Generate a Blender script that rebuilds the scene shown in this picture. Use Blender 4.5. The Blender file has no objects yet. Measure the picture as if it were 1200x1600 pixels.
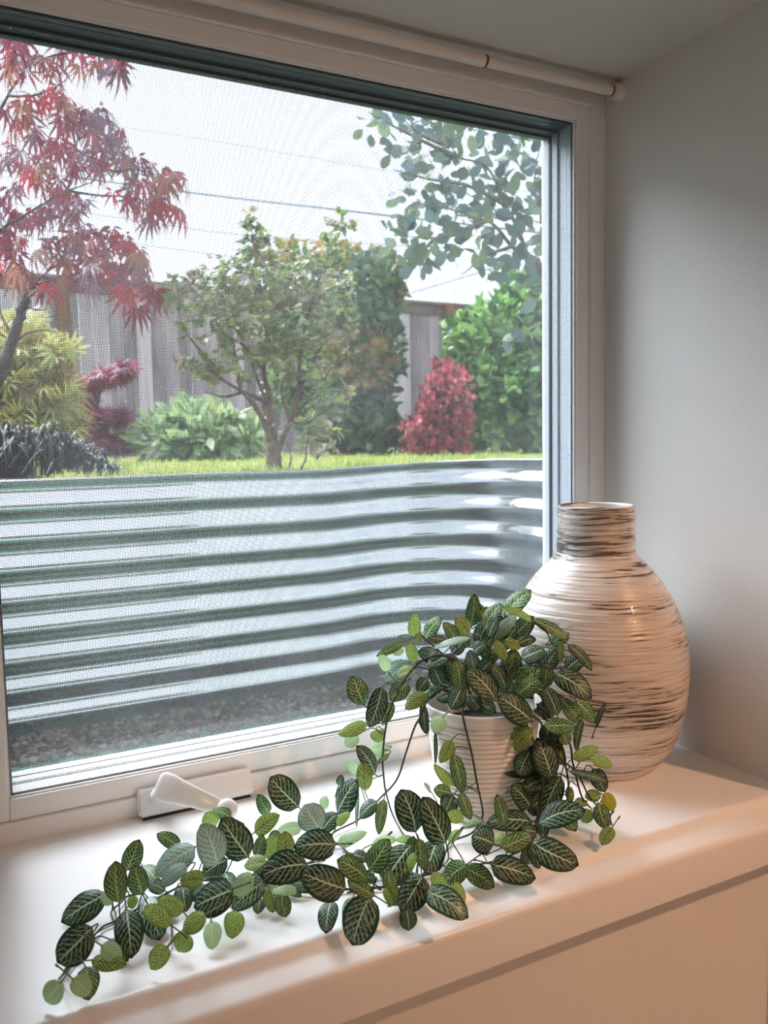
import bpy, bmesh, math, random
import numpy as np
from mathutils import Vector, Matrix

rng = np.random.default_rng(7)
random.seed(7)
SC = bpy.context.scene
COL = SC.collection

# ------------------------------------------------------------------ camera
F = 1284.4                                   # focal length for a 1200 x 1600 frame
YAW, PITCH, ROLL = 0.4756, -0.083, -0.0193
CAM = np.array([-0.7339, -0.8101, 0.36])
fw = np.array([math.sin(YAW)*math.cos(PITCH), math.cos(YAW)*math.cos(PITCH), math.sin(PITCH)])
r0 = np.array([math.cos(YAW), -math.sin(YAW), 0.0]); u0 = np.cross(r0, fw)
rt = r0*math.cos(ROLL)+u0*math.sin(ROLL); up = -r0*math.sin(ROLL)+u0*math.cos(ROLL)
cd = bpy.data.cameras.new('camera'); cam = bpy.data.objects.new('camera', cd); COL.objects.link(cam)
cd.sensor_fit = 'VERTICAL'; cd.sensor_height = 36.0; cd.lens = F/1600*36.0
cd.clip_start = 0.02; cd.clip_end = 200
cam.matrix_world = Matrix(((rt[0], up[0], -fw[0], CAM[0]), (rt[1], up[1], -fw[1], CAM[1]), (rt[2], up[2], -fw[2], CAM[2]), (0, 0, 0, 1)))
cd.dof.use_dof = True; cd.dof.focus_distance = 0.80; cd.dof.aperture_fstop = 10.5
SC.camera = cam

# ------------------------------------------------------------------ sky, sun, lamps, exposure
wd = bpy.data.worlds.new('sky'); SC.world = wd; wd.use_nodes = True
bg = wd.node_tree.nodes['Background']
bg.inputs['Color'].default_value = (0.76, 0.86, 1.0, 1); bg.inputs['Strength'].default_value = 2.5
sd = bpy.data.lights.new('sun', 'SUN'); sd.energy = 18.0; sd.angle = math.radians(50); sd.color = (0.88, 0.94, 1.0)
sun = bpy.data.objects.new('sun', sd); COL.objects.link(sun)
sun.rotation_euler = Vector((0.30, -0.62, -0.80)).to_track_quat('-Z', 'Y').to_euler()

def downlight(name, loc, aim, power, size, deg, blend, color):
    d = bpy.data.lights.new(name, 'SPOT'); d.energy = power; d.shadow_soft_size = size
    d.spot_size = math.radians(deg); d.spot_blend = blend; d.color = color
    o = bpy.data.objects.new(name, d); COL.objects.link(o); o.location = loc
    o.rotation_euler = (Vector(aim)-Vector(loc)).to_track_quat('-Z', 'Y').to_euler()
WARM = (1.0, 0.55, 0.31)
downlight('downlight_key', (0.45, -1.60, 1.42), (0.12, -0.30, -0.02), 54, 0.035, 44, 0.9, WARM)
downlight('downlight_room', (-0.9, -2.2, 1.42), (-0.9, -2.0, -0.9), 24, 0.05, 130, 0.6, WARM)
downlight('fill_spot_wall', (0.5, -2.45, 1.42), (0.75, -3.25, 0.25), 50, 0.05, 120, 0.6, WARM)  # unseen spot added so the back wall bounces warm fill
SC.view_settings.view_transform = 'Standard'; SC.view_settings.look = 'None'
SC.view_settings.exposure = 0.52; SC.view_settings.gamma = 1.0; SC.view_settings.use_curve_mapping = False
SC.cycles.use_denoising = True
SC.cycles.max_bounces = 10; SC.cycles.transparent_max_bounces = 24; SC.cycles.transmission_bounces = 8
SC.cycles.sample_clamp_indirect = 6.0; SC.cycles.caustics_reflective = False; SC.cycles.caustics_refractive = False

# ------------------------------------------------------------------ helpers
def ray(x, y): return fw + rt*((x-600)/F) - up*((y-800)/F)
def at(x, y, d): return CAM + ray(x, y)*d          # point at a depth along the view axis
def onz(x, y, z): d = ray(x, y); return CAM + d*((z-CAM[2])/d[2])
def ony(x, y, Y): d = ray(x, y); return CAM + d*((Y-CAM[1])/d[1])
def depth(p): return float((np.asarray(p)-CAM) @ fw)
def nrm(v): v = np.asarray(v, float); return v/(np.linalg.norm(v)+1e-12)

def tag(o, label=None, cat=None, group=None, kind=None):
    if label: o['label'] = label
    if cat: o['category'] = cat
    if group: o['group'] = group
    if kind: o['kind'] = kind
    return o
def empty(name, loc=(0, 0, 0), **k):
    o = bpy.data.objects.new(name, None); o.location = loc; o.empty_display_size = 0.05; COL.objects.link(o)
    return tag(o, **k)
def link(name, me, parent=None, loc=None):
    o = bpy.data.objects.new(name, me); COL.objects.link(o)
    if parent is not None:
        o.parent = parent
    if loc is not None: o.location = loc
    return o
def rel(o, parent):
    """world-space mesh parented to an empty that sits at its base"""
    o.parent = parent; o.matrix_parent_inverse = Matrix.Translation(-Vector(parent.location)); return o
def mesh_np(name, V, Fc, mat=None, smooth=True, uv=None, col=None):
    me = bpy.data.meshes.new(name)
    V = np.asarray(V, float)
    if isinstance(Fc, np.ndarray):
        n, k = Fc.shape
        me.vertices.add(len(V)); me.vertices.foreach_set('co', V.ravel())
        me.loops.add(n*k); me.loops.foreach_set('vertex_index', Fc.ravel().astype(np.int32))
        me.polygons.add(n); me.polygons.foreach_set('loop_start', np.arange(0, n*k, k, dtype=np.int32))
        me.update(calc_edges=True)
    else:
        me.from_pydata(V.tolist(), [], Fc)
    if uv is not None:
        l = me.uv_layers.new(name='UVMap'); idx = np.empty(len(me.loops), np.int32); me.loops.foreach_get('vertex_index', idx)
        l.data.foreach_set('uv', np.asarray(uv)[idx].ravel())
    if col is not None:
        a = me.color_attributes.new('Col', 'FLOAT_COLOR', 'POINT')
        c = np.ones((len(V), 4)); c[:, :3] = col; a.data.foreach_set('color', c.ravel())
    if smooth: me.polygons.foreach_set('use_smooth', np.ones(len(me.polygons), bool))
    if mat: me.materials.append(mat)
    me.validate(); return me
def bm_obj(name, bm, mat, parent=None, smooth=False):
    bmesh.ops.recalc_face_normals(bm, faces=bm.faces[:])
    me = bpy.data.meshes.new(name); bm.to_mesh(me); bm.free()
    if smooth:
        for p in me.polygons: p.use_smooth = True
    me.materials.append(mat)
    o = link(name, me)
    if parent is not None: rel(o, parent)
    return o
def bbox(bm, a, b, bev=0.0, seg=2):
    a = np.minimum(a, b).astype(float), np.maximum(a, b).astype(float); lo, hi = a
    r = bmesh.ops.create_cube(bm, size=1.0)
    for v in r['verts']:
        v.co = Vector([lo[i]+(hi[i]-lo[i])*(v.co[i]+0.5) for i in range(3)])
    if bev > 0:
        es = list({e for v in r['verts'] for e in v.link_edges})
        bmesh.ops.bevel(bm, geom=es, offset=bev, segments=seg, affect='EDGES', profile=0.5)
def prism(bm, poly, axis, a, b, order=None):
    """extrude a closed 2-D polygon along x (poly = y,z pairs)"""
    v0 = [bm.verts.new((a, p[0], p[1])) for p in poly]; v1 = [bm.verts.new((b, p[0], p[1])) for p in poly]
    n = len(poly)
    for i in range(n): bm.faces.new((v0[i], v0[(i+1) % n], v1[(i+1) % n], v1[i]))
    bm.faces.new(v0[::-1]); bm.faces.new(v1)
def tube_np(P, R, k=6, cap=True):
    P = np.asarray(P, float); n = len(P); R = np.broadcast_to(np.asarray(R, float), (n,))
    T = np.gradient(P, axis=0); T /= np.linalg.norm(T, axis=1)[:, None]+1e-12
    a = np.array([0, 0, 1.0]) if abs(T[0][2]) < 0.9 else np.array([1.0, 0, 0])
    N = nrm(np.cross(T[0], a)); V = []
    for i in range(n):
        N = nrm(N - T[i]*(N@T[i])); B = np.cross(T[i], N)
        for j in range(k):
            t = 2*math.pi*j/k; V.append(P[i]+R[i]*(N*math.cos(t)+B*math.sin(t)))
    Fc = [(i*k+j, i*k+(j+1) % k, (i+1)*k+(j+1) % k, (i+1)*k+j) for i in range(n-1) for j in range(k)]
    return np.array(V), np.array(Fc)
def spline(P, m=6):
    P = np.asarray(P, float)
    if len(P) < 3: return np.array([P[0]+(P[-1]-P[0])*t for t in np.linspace(0, 1, m+1)])
    Q = np.vstack([2*P[0]-P[1], P, 2*P[-1]-P[-2]]); out = []
    for i in range(1, len(Q)-2):
        p0, p1, p2, p3 = Q[i-1:i+3]
        for t in np.linspace(0, 1, m, endpoint=False):
            out.append(0.5*((2*p1)+(-p0+p2)*t+(2*p0-5*p1+4*p2-p3)*t*t+(-p0+3*p1-3*p2+p3)*t**3))
    out.append(P[-1]); return np.array(out)
def join_np(L):
    V = []; Fc = []; o = 0
    for v, f in L: V.append(v); Fc.append(np.asarray(f)+o); o += len(v)
    return np.vstack(V), np.vstack(Fc)
def lathe(prof, seg):
    V = [(r*math.cos(2*math.pi*j/seg), r*math.sin(2*math.pi*j/seg), z) for r, z in prof for j in range(seg)]
    Fc = np.array([(i*seg+j, i*seg+(j+1) % seg, (i+1)*seg+(j+1) % seg, (i+1)*seg+j) for i in range(len(prof)-1) for j in range(seg)])
    return np.array(V), Fc

# ------------------------------------------------------------------ materials
class NT:
    def __init__(s, name):
        s.m = bpy.data.materials.new(name); s.m.use_nodes = True; s.t = s.m.node_tree
        s.b = s.t.nodes['Principled BSDF']; s.out = s.t.nodes['Material Output']
    def n(s, typ, **k):
        x = s.t.nodes.new(typ)
        for a, v in k.items():
            if a.startswith('i_'):
                key = a[2:]; key = int(key) if key.isdigit() else key
                if hasattr(v, 'is_output'): s.t.links.new(v, x.inputs[key])
                else: x.inputs[key].default_value = v
            else: setattr(x, a, v)
        return x
    def link(s, a, b): s.t.links.new(a, b)
    def math(s, op, a, b=None, c=None, clamp=False):
        x = s.t.nodes.new('ShaderNodeMath'); x.operation = op; x.use_clamp = clamp
        for i, v in enumerate((a, b, c)):
            if v is None: continue
            if hasattr(v, 'is_output'): s.t.links.new(v, x.inputs[i])
            else: x.inputs[i].default_value = v
        return x.outputs[0]
    def mix(s, f, a, b):
        x = s.t.nodes.new('ShaderNodeMix'); x.data_type = 'RGBA'
        for i, v in ((0, f), (6, a), (7, b)):
            if hasattr(v, 'is_output'): s.t.links.new(v, x.inputs[i])
            else: x.inputs[i].default_value = v if i == 0 else (*v, 1) if len(v) == 3 else v
        return x.outputs[2]
    def ramp(s, f, stops):
        x = s.t.nodes.new('ShaderNodeValToRGB'); s.t.links.new(f, x.inputs[0]); e = x.color_ramp.elements
        while len(e) < len(stops): e.new(0.5)
        for q, (p, c) in zip(e, stops): q.position = p; q.color = (*c, 1) if len(c) == 3 else c
        return x.outputs[0]
    def smooth(s, v, lo, hi):
        x = s.t.nodes.new('ShaderNodeMapRange'); x.interpolation_type = 'SMOOTHSTEP'; x.clamp = True
        s.t.links.new(v, x.inputs[0]); x.inputs[1].default_value = lo; x.inputs[2].default_value = hi
        return x.outputs[0]
    def bump(s, h, strength, dist):
        x = s.t.nodes.new('ShaderNodeBump'); x.inputs['Strength'].default_value = strength; x.inputs['Distance'].default_value = dist
        s.t.links.new(h, x.inputs['Height']); s.t.links.new(x.outputs[0], s.b.inputs['Normal']); return x
    def set(s, color=None, rough=None, metal=None, spec=None, coat=None, sheen=None):
        for key, v in (('Base Color', color), ('Roughness', rough), ('Metallic', metal), ('Specular IOR Level', spec), ('Coat Weight', coat)):
            if v is None: continue
            if hasattr(v, 'is_output'): s.link(v, s.b.inputs[key])
            else: s.b.inputs[key].default_value = (*v, 1) if key == 'Base Color' else v
        return s
    def coord(s, which='Object'): return s.n('ShaderNodeTexCoord').outputs[which]
    def noise(s, vec, scale, detail=3, rough=0.5, dist=0.0):
        x = s.n('ShaderNodeTexNoise'); s.link(vec, x.inputs['Vector'])
        x.inputs['Scale'].default_value = scale; x.inputs['Detail'].default_value = detail
        x.inputs['Roughness'].default_value = rough; x.inputs['Distortion'].default_value = dist
        return x.outputs['Fac']
    def scaled(s, vec, sc):
        x = s.n('ShaderNodeMapping'); s.link(vec, x.inputs['Vector']); x.inputs['Scale'].default_value = sc; return x.outputs[0]

def paint(name, color, rough, var=0.03, bump=0.1, scale=60, spec=0.5):
    t = NT(name); c = t.coord()
    n = t.noise(c, scale*0.12, 3); lo = [x*(1-var) for x in color]; hi = [min(1, x*(1+var)) for x in color]
    t.set(t.mix(n, lo, hi), rough, 0, spec)
    if bump: t.bump(t.noise(c, scale*8, 3), bump, 0.0006)
    return t.m
M_wall = paint('wall_paint', (0.74, 0.725, 0.70), 0.62, bump=0.25, scale=40)
M_ceil = paint('ceiling_paint', (0.70, 0.69, 0.665), 0.8, bump=0.25, scale=40)
M_sill = paint('sill_enamel', (0.87, 0.87, 0.865), 0.30, 0.015, 0.06, 30)
M_vinyl = paint('white_vinyl', (0.87, 0.87, 0.865), 0.33, 0.015, 0.03, 40)
M_casing = paint('casing_paint', (0.84, 0.83, 0.81), 0.42, 0.02, 0.1, 40)
M_crank = paint('crank_enamel', (0.80, 0.80, 0.79), 0.22, 0.01, 0.0, 40)
M_rod = paint('rod_enamel', (0.80, 0.75, 0.69), 0.35, 0.02, 0.0, 40)
M_gasket = paint('black_gasket', (0.03, 0.035, 0.04), 0.5, 0.1, 0.0, 40)
M_side_shade = paint('side_shade_vinyl', (0.56, 0.60, 0.66), 0.38, 0.03, 0.0, 40)  # white vinyl of the sides with shade mixed into its colour
M_head_shade = paint('head_shade_vinyl', (0.12, 0.14, 0.16), 0.45, 0.03, 0.0, 40)  # same vinyl along the head, its shade put into the colour
M_brass = paint('worn_ring', (0.13, 0.075, 0.03), 0.4, 0.1, 0.0, 40)
M_floor = paint('floor_carpet', (0.42, 0.36, 0.30), 0.9, 0.1, 0.4, 90)
M_siding = paint('house_siding', (0.45, 0.47, 0.48), 0.7, 0.05, 0.2, 30)
M_gap_shade = paint('gap_shade', (0.02, 0.02, 0.02), 0.7, 0.1, 0.0, 30)  # black that stands for shade under the crank housing

def m_screen():
    t = NT('screen_fibreglass'); t.set((0.05, 0.053, 0.057), 0.6); return t.m
M_screen = m_screen()
def m_glass():
    t = NT('window_glass')
    tr = t.n('ShaderNodeBsdfTransparent'); tr.inputs[0].default_value = (0.945, 0.955, 0.96, 1)
    gl = t.n('ShaderNodeBsdfGlossy'); gl.inputs['Roughness'].default_value = 0.02
    df = t.n('ShaderNodeBsdfTranslucent'); df.inputs[0].default_value = (0.8, 0.85, 0.88, 1)
    fr = t.n('ShaderNodeFresnel'); bk = t.n('ShaderNodeNewGeometry').outputs['Backfacing']      # same reflectance on both faces of the pane
    t.link(t.math('ADD', 1.45, t.math('MULTIPLY', bk, 1/1.45-1.45)), fr.inputs[0])
    pane_haze = t.noise(t.coord(), 9, 4); d = t.math('MULTIPLY', t.smooth(pane_haze, 0.35, 0.8), 0.012); d = t.math('ADD', d, 0.010)  # milky scatter put into the pane to veil the view with haze
    m1 = t.n('ShaderNodeMixShader'); t.link(d, m1.inputs[0]); t.link(tr.outputs[0], m1.inputs[1]); t.link(df.outputs[0], m1.inputs[2])
    m2 = t.n('ShaderNodeMixShader'); t.link(fr.outputs[0], m2.inputs[0]); t.link(m1.outputs[0], m2.inputs[1]); t.link(gl.outputs[0], m2.inputs[2])
    t.link(m2.outputs[0], t.out.inputs[0]); return t.m
M_glass = m_glass()
def m_galv():
    t = NT('galvanised_steel'); c = t.coord()
    n = t.noise(c, 26, 4, 0.6); s = t.noise(t.scaled(c, (3, 3, 60)), 4, 3); d = t.noise(c, 3, 3)
    col = t.mix(t.math('MULTIPLY', t.smooth(d, 0.45, 0.75), 0.35), t.mix(n, (0.46, 0.475, 0.49), (0.62, 0.63, 0.65)), (0.30, 0.29, 0.27))
    t.set(col, t.math('ADD', t.math('MULTIPLY', s, 0.16), 0.11), 0.94); return t.m
M_galv = m_galv()
def m_wood(name, lo, hi):
    t = NT(name); c = t.coord(); oi = t.n('ShaderNodeObjectInfo').outputs['Random']
    off = t.n('ShaderNodeVectorMath', operation='ADD'); t.link(c, off.inputs[0])
    cx = t.n('ShaderNodeCombineXYZ'); t.link(t.math('MULTIPLY', oi, 37.0), cx.inputs[0]); t.link(t.math('MULTIPLY', oi, 11.0), cx.inputs[2]); t.link(cx.outputs[0], off.inputs[1])
    v = off.outputs[0]
    g = t.noise(t.scaled(v, (40, 40, 1.6)), 1.0, 5, 0.65); st = t.noise(t.scaled(v, (5, 5, 0.9)), 1.0, 3)
    f = t.math('ADD', t.math('MULTIPLY', g, 0.55), t.math('MULTIPLY', st, 0.5)); f = t.math('ADD', f, t.math('MULTIPLY', oi, 0.34)); f = t.math('SUBTRACT', f, 0.14)
    t.set(t.ramp(f, [(0.25, lo), (0.55, tuple((a+b)/2 for a, b in zip(lo, hi))), (0.8, hi)]), 0.85); t.bump(g, 0.5, 0.004); return t.m
M_fence = m_wood('weathered_cedar', (0.10, 0.075, 0.072), (0.60, 0.52, 0.52))
M_post = m_wood('cedar_post', (0.14, 0.06, 0.035), (0.34, 0.17, 0.10))
M_cap = m_wood('cedar_cap', (0.10, 0.07, 0.055), (0.30, 0.22, 0.18))
def m_bark(name, lo, hi, sc=60):
    t = NT(name); c = t.coord(); n = t.noise(t.scaled(c, (1, 1, 0.35)), sc, 5, 0.65)
    t.set(t.ramp(n, [(0.3, lo), (0.7, hi)]), 0.85); t.bump(n, 0.6, 0.004); return t.m
M_barkR = m_bark('maple_bark', (0.03, 0.022, 0.02), (0.15, 0.115, 0.10))
M_barkG = m_bark('shrub_bark', (0.05, 0.03, 0.022), (0.22, 0.14, 0.10))
M_barkS = m_bark('smoke_tree_bark', (0.10, 0.085, 0.07), (0.30, 0.26, 0.22))
def m_leafcol(name, color=None, attr=False, trans=0.35, rough=0.42, var=0.3, spec=0.4):
    t = NT(name)
    if attr:
        a = t.n('ShaderNodeAttribute'); a.attribute_name = 'Col'; c = a.outputs['Color']
    else:
        oi = t.n('ShaderNodeObjectInfo').outputs['Random']
        c = t.mix(oi, tuple(x*(1-var) for x in color), tuple(min(1, x*(1+var)) for x in color))
        n = t.noise(t.coord(), 40, 2); c = t.mix(t.math('MULTIPLY', n, 0.35), c, tuple(x*0.55 for x in color))
    t.set(c, rough, 0, spec)
    tl = t.n('ShaderNodeBsdfTranslucent'); t.link(c, tl.inputs[0])
    ms = t.n('ShaderNodeMixShader'); ms.inputs[0].default_value = trans
    t.link(t.b.outputs[0], ms.inputs[1]); t.link(tl.outputs[0], ms.inputs[2]); t.link(ms.outputs[0], t.out.inputs[0]); return t.m
M_foliage = m_leafcol('foliage', attr=True, trans=0.38, rough=0.40)
M_blades = m_leafcol('grass_blades', attr=True, trans=0.35, rough=0.5)
M_mondo = m_leafcol('black_strap_leaves', attr=True, trans=0.0, rough=0.42, spec=0.25)

def m_fitt(name, base, rim, vein, width, rimw=0.74, net=0.6, mid=None, sheen=0.38, thin=0.09):
    """variegated leaf: midrib, forked side veins and a fine net between them, plain rim; uv = (along, across)"""
    t = NT(name); uv = t.n('ShaderNodeTexCoord').outputs['UV']
    oi = t.n('ShaderNodeObjectInfo').outputs['Random']
    sep = t.n('ShaderNodeSeparateXYZ'); t.link(uv, sep.inputs[0]); tt = sep.outputs[0]
    s = t.math('SUBTRACT', t.math('MULTIPLY', sep.outputs[1], 2.0), 1.0); a = t.math('ABSOLUTE', s); sg = t.math('SIGN', s)
    wob = t.n('ShaderNodeTexNoise'); wob.noise_dimensions = '4D'; t.link(t.scaled(uv, (6, 3, 1)), wob.inputs['Vector']); t.link(t.math('MULTIPLY', oi, 60.0), wob.inputs['W'])
    wob.inputs['Scale'].default_value = 1.0; wob.inputs['Detail'].default_value = 2.0
    w = t.math('MULTIPLY', t.math('SUBTRACT', wob.outputs['Fac'], 0.5), 0.55)
    q = t.math('MULTIPLY', tt, 7.5); q = t.math('SUBTRACT', q, t.math('MULTIPLY', t.math('POWER', a, 1.15), 2.6))
    q = t.math('ADD', q, t.math('MULTIPLY', sg, 0.22)); q = t.math('ADD', q, w); q = t.math('ADD', q, 20.0)
    d = t.math('ABSOLUTE', t.math('SUBTRACT', t.math('FRACT', q), 0.5))            # 0 on a vein
    side = t.math('SUBTRACT', 1.0, t.smooth(d, width*0.55, width*1.25))
    # net
    v3 = t.n('ShaderNodeCombineXYZ'); t.link(t.math('MULTIPLY', q, 1.0), v3.inputs[0]); t.link(t.math('MULTIPLY', s, 3.6), v3.inputs[1]); t.link(t.math('MULTIPLY', oi, 50.0), v3.inputs[2])
    vo = t.n('ShaderNodeTexVoronoi'); vo.feature = 'DISTANCE_TO_EDGE'; vo.inputs['Scale'].default_value = 1.25; t.link(v3.outputs[0], vo.inputs['Vector'])
    netm = t.math('MULTIPLY', t.math('SUBTRACT', 1.0, t.smooth(vo.outputs['Distance'], 0.02, 0.085)), net)
    rimpos = t.math('ADD', a, t.math('MULTIPLY', w, 0.12)); tip = t.smooth(tt, 0.90, 0.97)
    inside = t.math('MULTIPLY', t.math('SUBTRACT', 1.0, t.smooth(rimpos, rimw, rimw+0.10)), t.math('SUBTRACT', 1.0, tip))
    m = t.math('MULTIPLY', t.math('MAXIMUM', side, netm), inside)
    rib = t.math('SUBTRACT', 1.0, t.smooth(t.math('ADD', a, t.math('MULTIPLY', tt, 0.03)), 0.035, 0.085)); rib = t.math('MULTIPLY', rib, t.math('SUBTRACT', 1.0, t.smooth(tt, 0.86, 0.95)))
    b0 = t.mix(t.smooth(rimpos, rimw-0.02, rimw+0.12), base, rim)
    b0 = t.mix(t.math('MULTIPLY', oi, 0.35), b0, rim)
    c = t.mix(m, b0, vein); c = t.mix(rib, c, mid if mid else vein)
    t.set(c, sheen, 0, 0.32)
    h = t.math('ADD', t.math('MAXIMUM', m, rib), t.math('MULTIPLY', w, 0.5)); t.bump(h, 0.25, 0.0005)
    tl = t.n('ShaderNodeBsdfTranslucent'); t.link(c, tl.inputs[0])
    ms = t.n('ShaderNodeMixShader'); ms.inputs[0].default_value = thin
    t.link(t.b.outputs[0], ms.inputs[1]); t.link(tl.outputs[0], ms.inputs[2]); t.link(ms.outputs[0], t.out.inputs[0]); return t.m
FM = {
 'D': m_fitt('leaf_dark', (0.006, 0.015, 0.008), (0.010, 0.045, 0.020), (0.52, 0.76, 0.50), 0.055, 0.76, 0.28),
 'M': m_fitt('leaf_green', (0.014, 0.040, 0.010), (0.035, 0.11, 0.028), (0.48, 0.74, 0.33), 0.085, 0.80, 0.5),
 'L': m_fitt('leaf_lime', (0.10, 0.22, 0.025), (0.17, 0.36, 0.06), (0.58, 0.80, 0.30), 0.15, 0.74, 0.75, mid=(0.35, 0.45, 0.12), thin=0.25),
 'O': m_fitt('leaf_olive', (0.05, 0.09, 0.012), (0.18, 0.29, 0.045), (0.50, 0.65, 0.20), 0.15, 0.70, 0.7, mid=(0.09, 0.10, 0.03), thin=0.2),
 'Y': m_fitt('leaf_pale_lime', (0.32, 0.54, 0.26), (0.36, 0.60, 0.31), (0.62, 0.80, 0.50), 0.16, 0.78, 0.5, thin=0.4),
 'P': m_fitt('leaf_pale_sheen', (0.20, 0.33, 0.28), (0.17, 0.30, 0.26), (0.55, 0.66, 0.50), 0.10, 0.78, 0.5, sheen=0.3, thin=0.2),  # pale bluish window sheen painted into the leaf colour
 'S': m_fitt('leaf_dark_sheen', (0.025, 0.06, 0.045), (0.03, 0.085, 0.06), (0.54, 0.76, 0.54), 0.075, 0.74, 0.5, sheen=0.24),  # dark leaf with a bluish sheen mixed into its base colour
 'G': m_fitt('leaf_yellow', (0.36, 0.37, 0.04), (0.42, 0.42, 0.06), (0.45, 0.46, 0.09), 0.10, 0.80, 0.2),
}
def m_flat(name, color, rough=0.5, spec=0.5): return NT(name).set(color, rough, 0, spec).m
M_stem = paint('vine_stem', (0.040, 0.035, 0.022), 0.5, 0.3, 0, 60)
M_petG = m_flat('petiole_green', (0.10, 0.14, 0.04), 0.45)

# ------------------------------------------------------------------ structure: reveal, sill, walls
H = 0.7916; XL = -0.752; APR = -0.298; WF = -0.268; WU = -0.318
def struct(name, label, boxes, mat, cat='structure', bev=0.0):
    bm = bmesh.new()
    for a, b in boxes: bbox(bm, a, b, bev)
    o = bm_obj(name, bm, mat); return tag(o, label, cat, None, 'structure')
struct('wall_right', 'white painted side wall of the window recess, beside the vase', [((0, 0.07, -0.05), (0.06, WU, H))], M_wall, 'wall', 0.0)
struct('wall_left', 'white painted side wall of the window recess, at its left end', [((XL-0.06, 0.07, -0.05), (XL, WU, H))], M_wall, 'wall')
struct('ceiling', 'white painted top of the window recess, above the curtain rod', [((XL-0.06, 0.07, H), (0.06, WU, H+0.05))], M_ceil, 'ceiling')
# wall of the room around the recess
struct('wall_front', 'white room wall under and around the window recess', [
    ((XL, WF, -0.92), (0.0, WF+0.05, -0.035)), ((-2.2, WU, -0.92), (XL, WU+0.05, H)), ((0.0, WU, -0.92), (1.9, WU+0.05, H)),
    ((-2.2, WU, H), (1.9, WU+0.05, 1.5))], M_wall, 'wall')
# room shell behind the camera
struct('wall_back', 'plain white wall of the room behind the camera', [((-2.2, -3.3, -0.92), (1.9, -3.25, 0.3)), ((-2.2, -3.3, 1.1), (1.9, -3.25, 1.5)), ((-2.2, -3.3, 0.3), (-1.75, -3.25, 1.1)), ((-1.15, -3.3, 0.3), (1.9, -3.25, 1.1))], M_wall, 'wall')  # wall opening added for the fill window
struct('wall_side_1', 'plain white wall closing the room on its left', [((-2.25, -3.3, -0.92), (-2.2, WF+0.05, 1.5))], M_wall, 'wall')
struct('wall_side_2', 'plain white wall closing the room on its right', [((1.9, -3.3, -0.92), (1.95, WF+0.05, 1.5))], M_wall, 'wall')
struct('ceiling_room', 'flat white ceiling over the room', [((-2.25, -3.3, 1.5), (1.95, 0.1, 1.55))], M_ceil, 'ceiling')
struct('floor', 'beige carpet floor of the room', [((-2.25, -3.3, -0.97), (1.95, 0.05, -0.92))], M_floor, 'floor')
struct('window_fill', 'plain white framed window added unseen behind the camera for fill daylight', [((-1.75, -3.3, 0.3), (-1.71, -3.25, 1.1)), ((-1.19, -3.3, 0.3), (-1.15, -3.25, 1.1)), ((-1.71, -3.3, 0.3), (-1.19, -3.25, 0.34)), ((-1.71, -3.3, 1.06), (-1.19, -3.25, 1.1))], M_vinyl, 'window')  # added window that lets daylight in as neutral fill
struct('added_ground_back', 'bare ground added unseen outside the fill window behind the camera', [((-9, -14, -0.45), (9, -3.31, -0.35))], M_floor, 'ground')  # slab added below the fill window in place of open sky
# sill board with its moulded front edge (profile y,z)
def rounded(pts, r, seg=4):
    out = []
    n = len(pts)
    for i in range(n):
        p = np.array(pts[i], float); ra = r[i] if isinstance(r, (list, tuple)) else r
        if ra <= 0: out.append(tuple(p)); continue
        a = nrm(np.array(pts[i-1])-p); b = nrm(np.array(pts[(i+1) % n])-p); ra = min(ra, 0.45*np.linalg.norm(np.array(pts[i-1])-p), 0.45*np.linalg.norm(np.array(pts[(i+1) % n])-p))
        for t in np.linspace(0, 1, seg+1):
            q0 = p+a*ra; q1 = p+b*ra
            out.append(tuple((1-t)**2*q0+2*t*(1-t)*p+t*t*q1))
    return out
bm = bmesh.new()
prof = [(0.03, 0.0), (-0.2725, 0.0), (-0.2790, -0.0082), (-0.2865, -0.0108), (APR, -0.0150), (APR, -0.0545), (WF+0.001, -0.0545), (WF+0.001, -0.030), (0.03, -0.030)]
prof = rounded(prof, [0, 0.0035, 0.003, 0.002, 0.0055, 0.002, 0, 0, 0], 5)
prism(bm, prof, 'x', XL, 0.0)
tag(bm_obj('trim_1', bm, M_sill, smooth=False), 'white enamelled window sill board with a stepped front edge', 'sill', None, 'structure')
for p in bpy.data.objects['trim_1'].data.polygons: p.use_smooth = len(p.vertices) == 4
bpy.data.objects['trim_1'].data.set_sharp_from_angle(angle=math.radians(35))

# ------------------------------------------------------------------ window
XR, ZB, ZT, XI = -0.0418, 0.0402, 0.7488, -0.7098
W = empty('window_1', ((XR+XI)/2, 0.02, 0), label='white framed window with an insect screen over its glass', cat='window', kind='structure')
def ring(name, x0, x1, z0, z1, wl, wr, wb, wt, y0, y1, mats_, bev=0.0012):
    """four bars around an opening, each bar its own part (left, right, bottom, top)"""
    mats_ = mats_ if isinstance(mats_, tuple) else (mats_,)*4
    for mat, (a, b) in zip(mats_, (((x0-wl, y0, z0-wb), (x0, y1, z1+wt)), ((x1, y0, z0-wb), (x1+wr, y1, z1+wt)), ((x0, y0, z0-wb), (x1, y1, z0)), ((x0, y0, z1), (x1, y1, z1+wt)))):
        bm = bmesh.new(); bbox(bm, a, b, bev); bm_obj(name, bm, mat, W)
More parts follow.
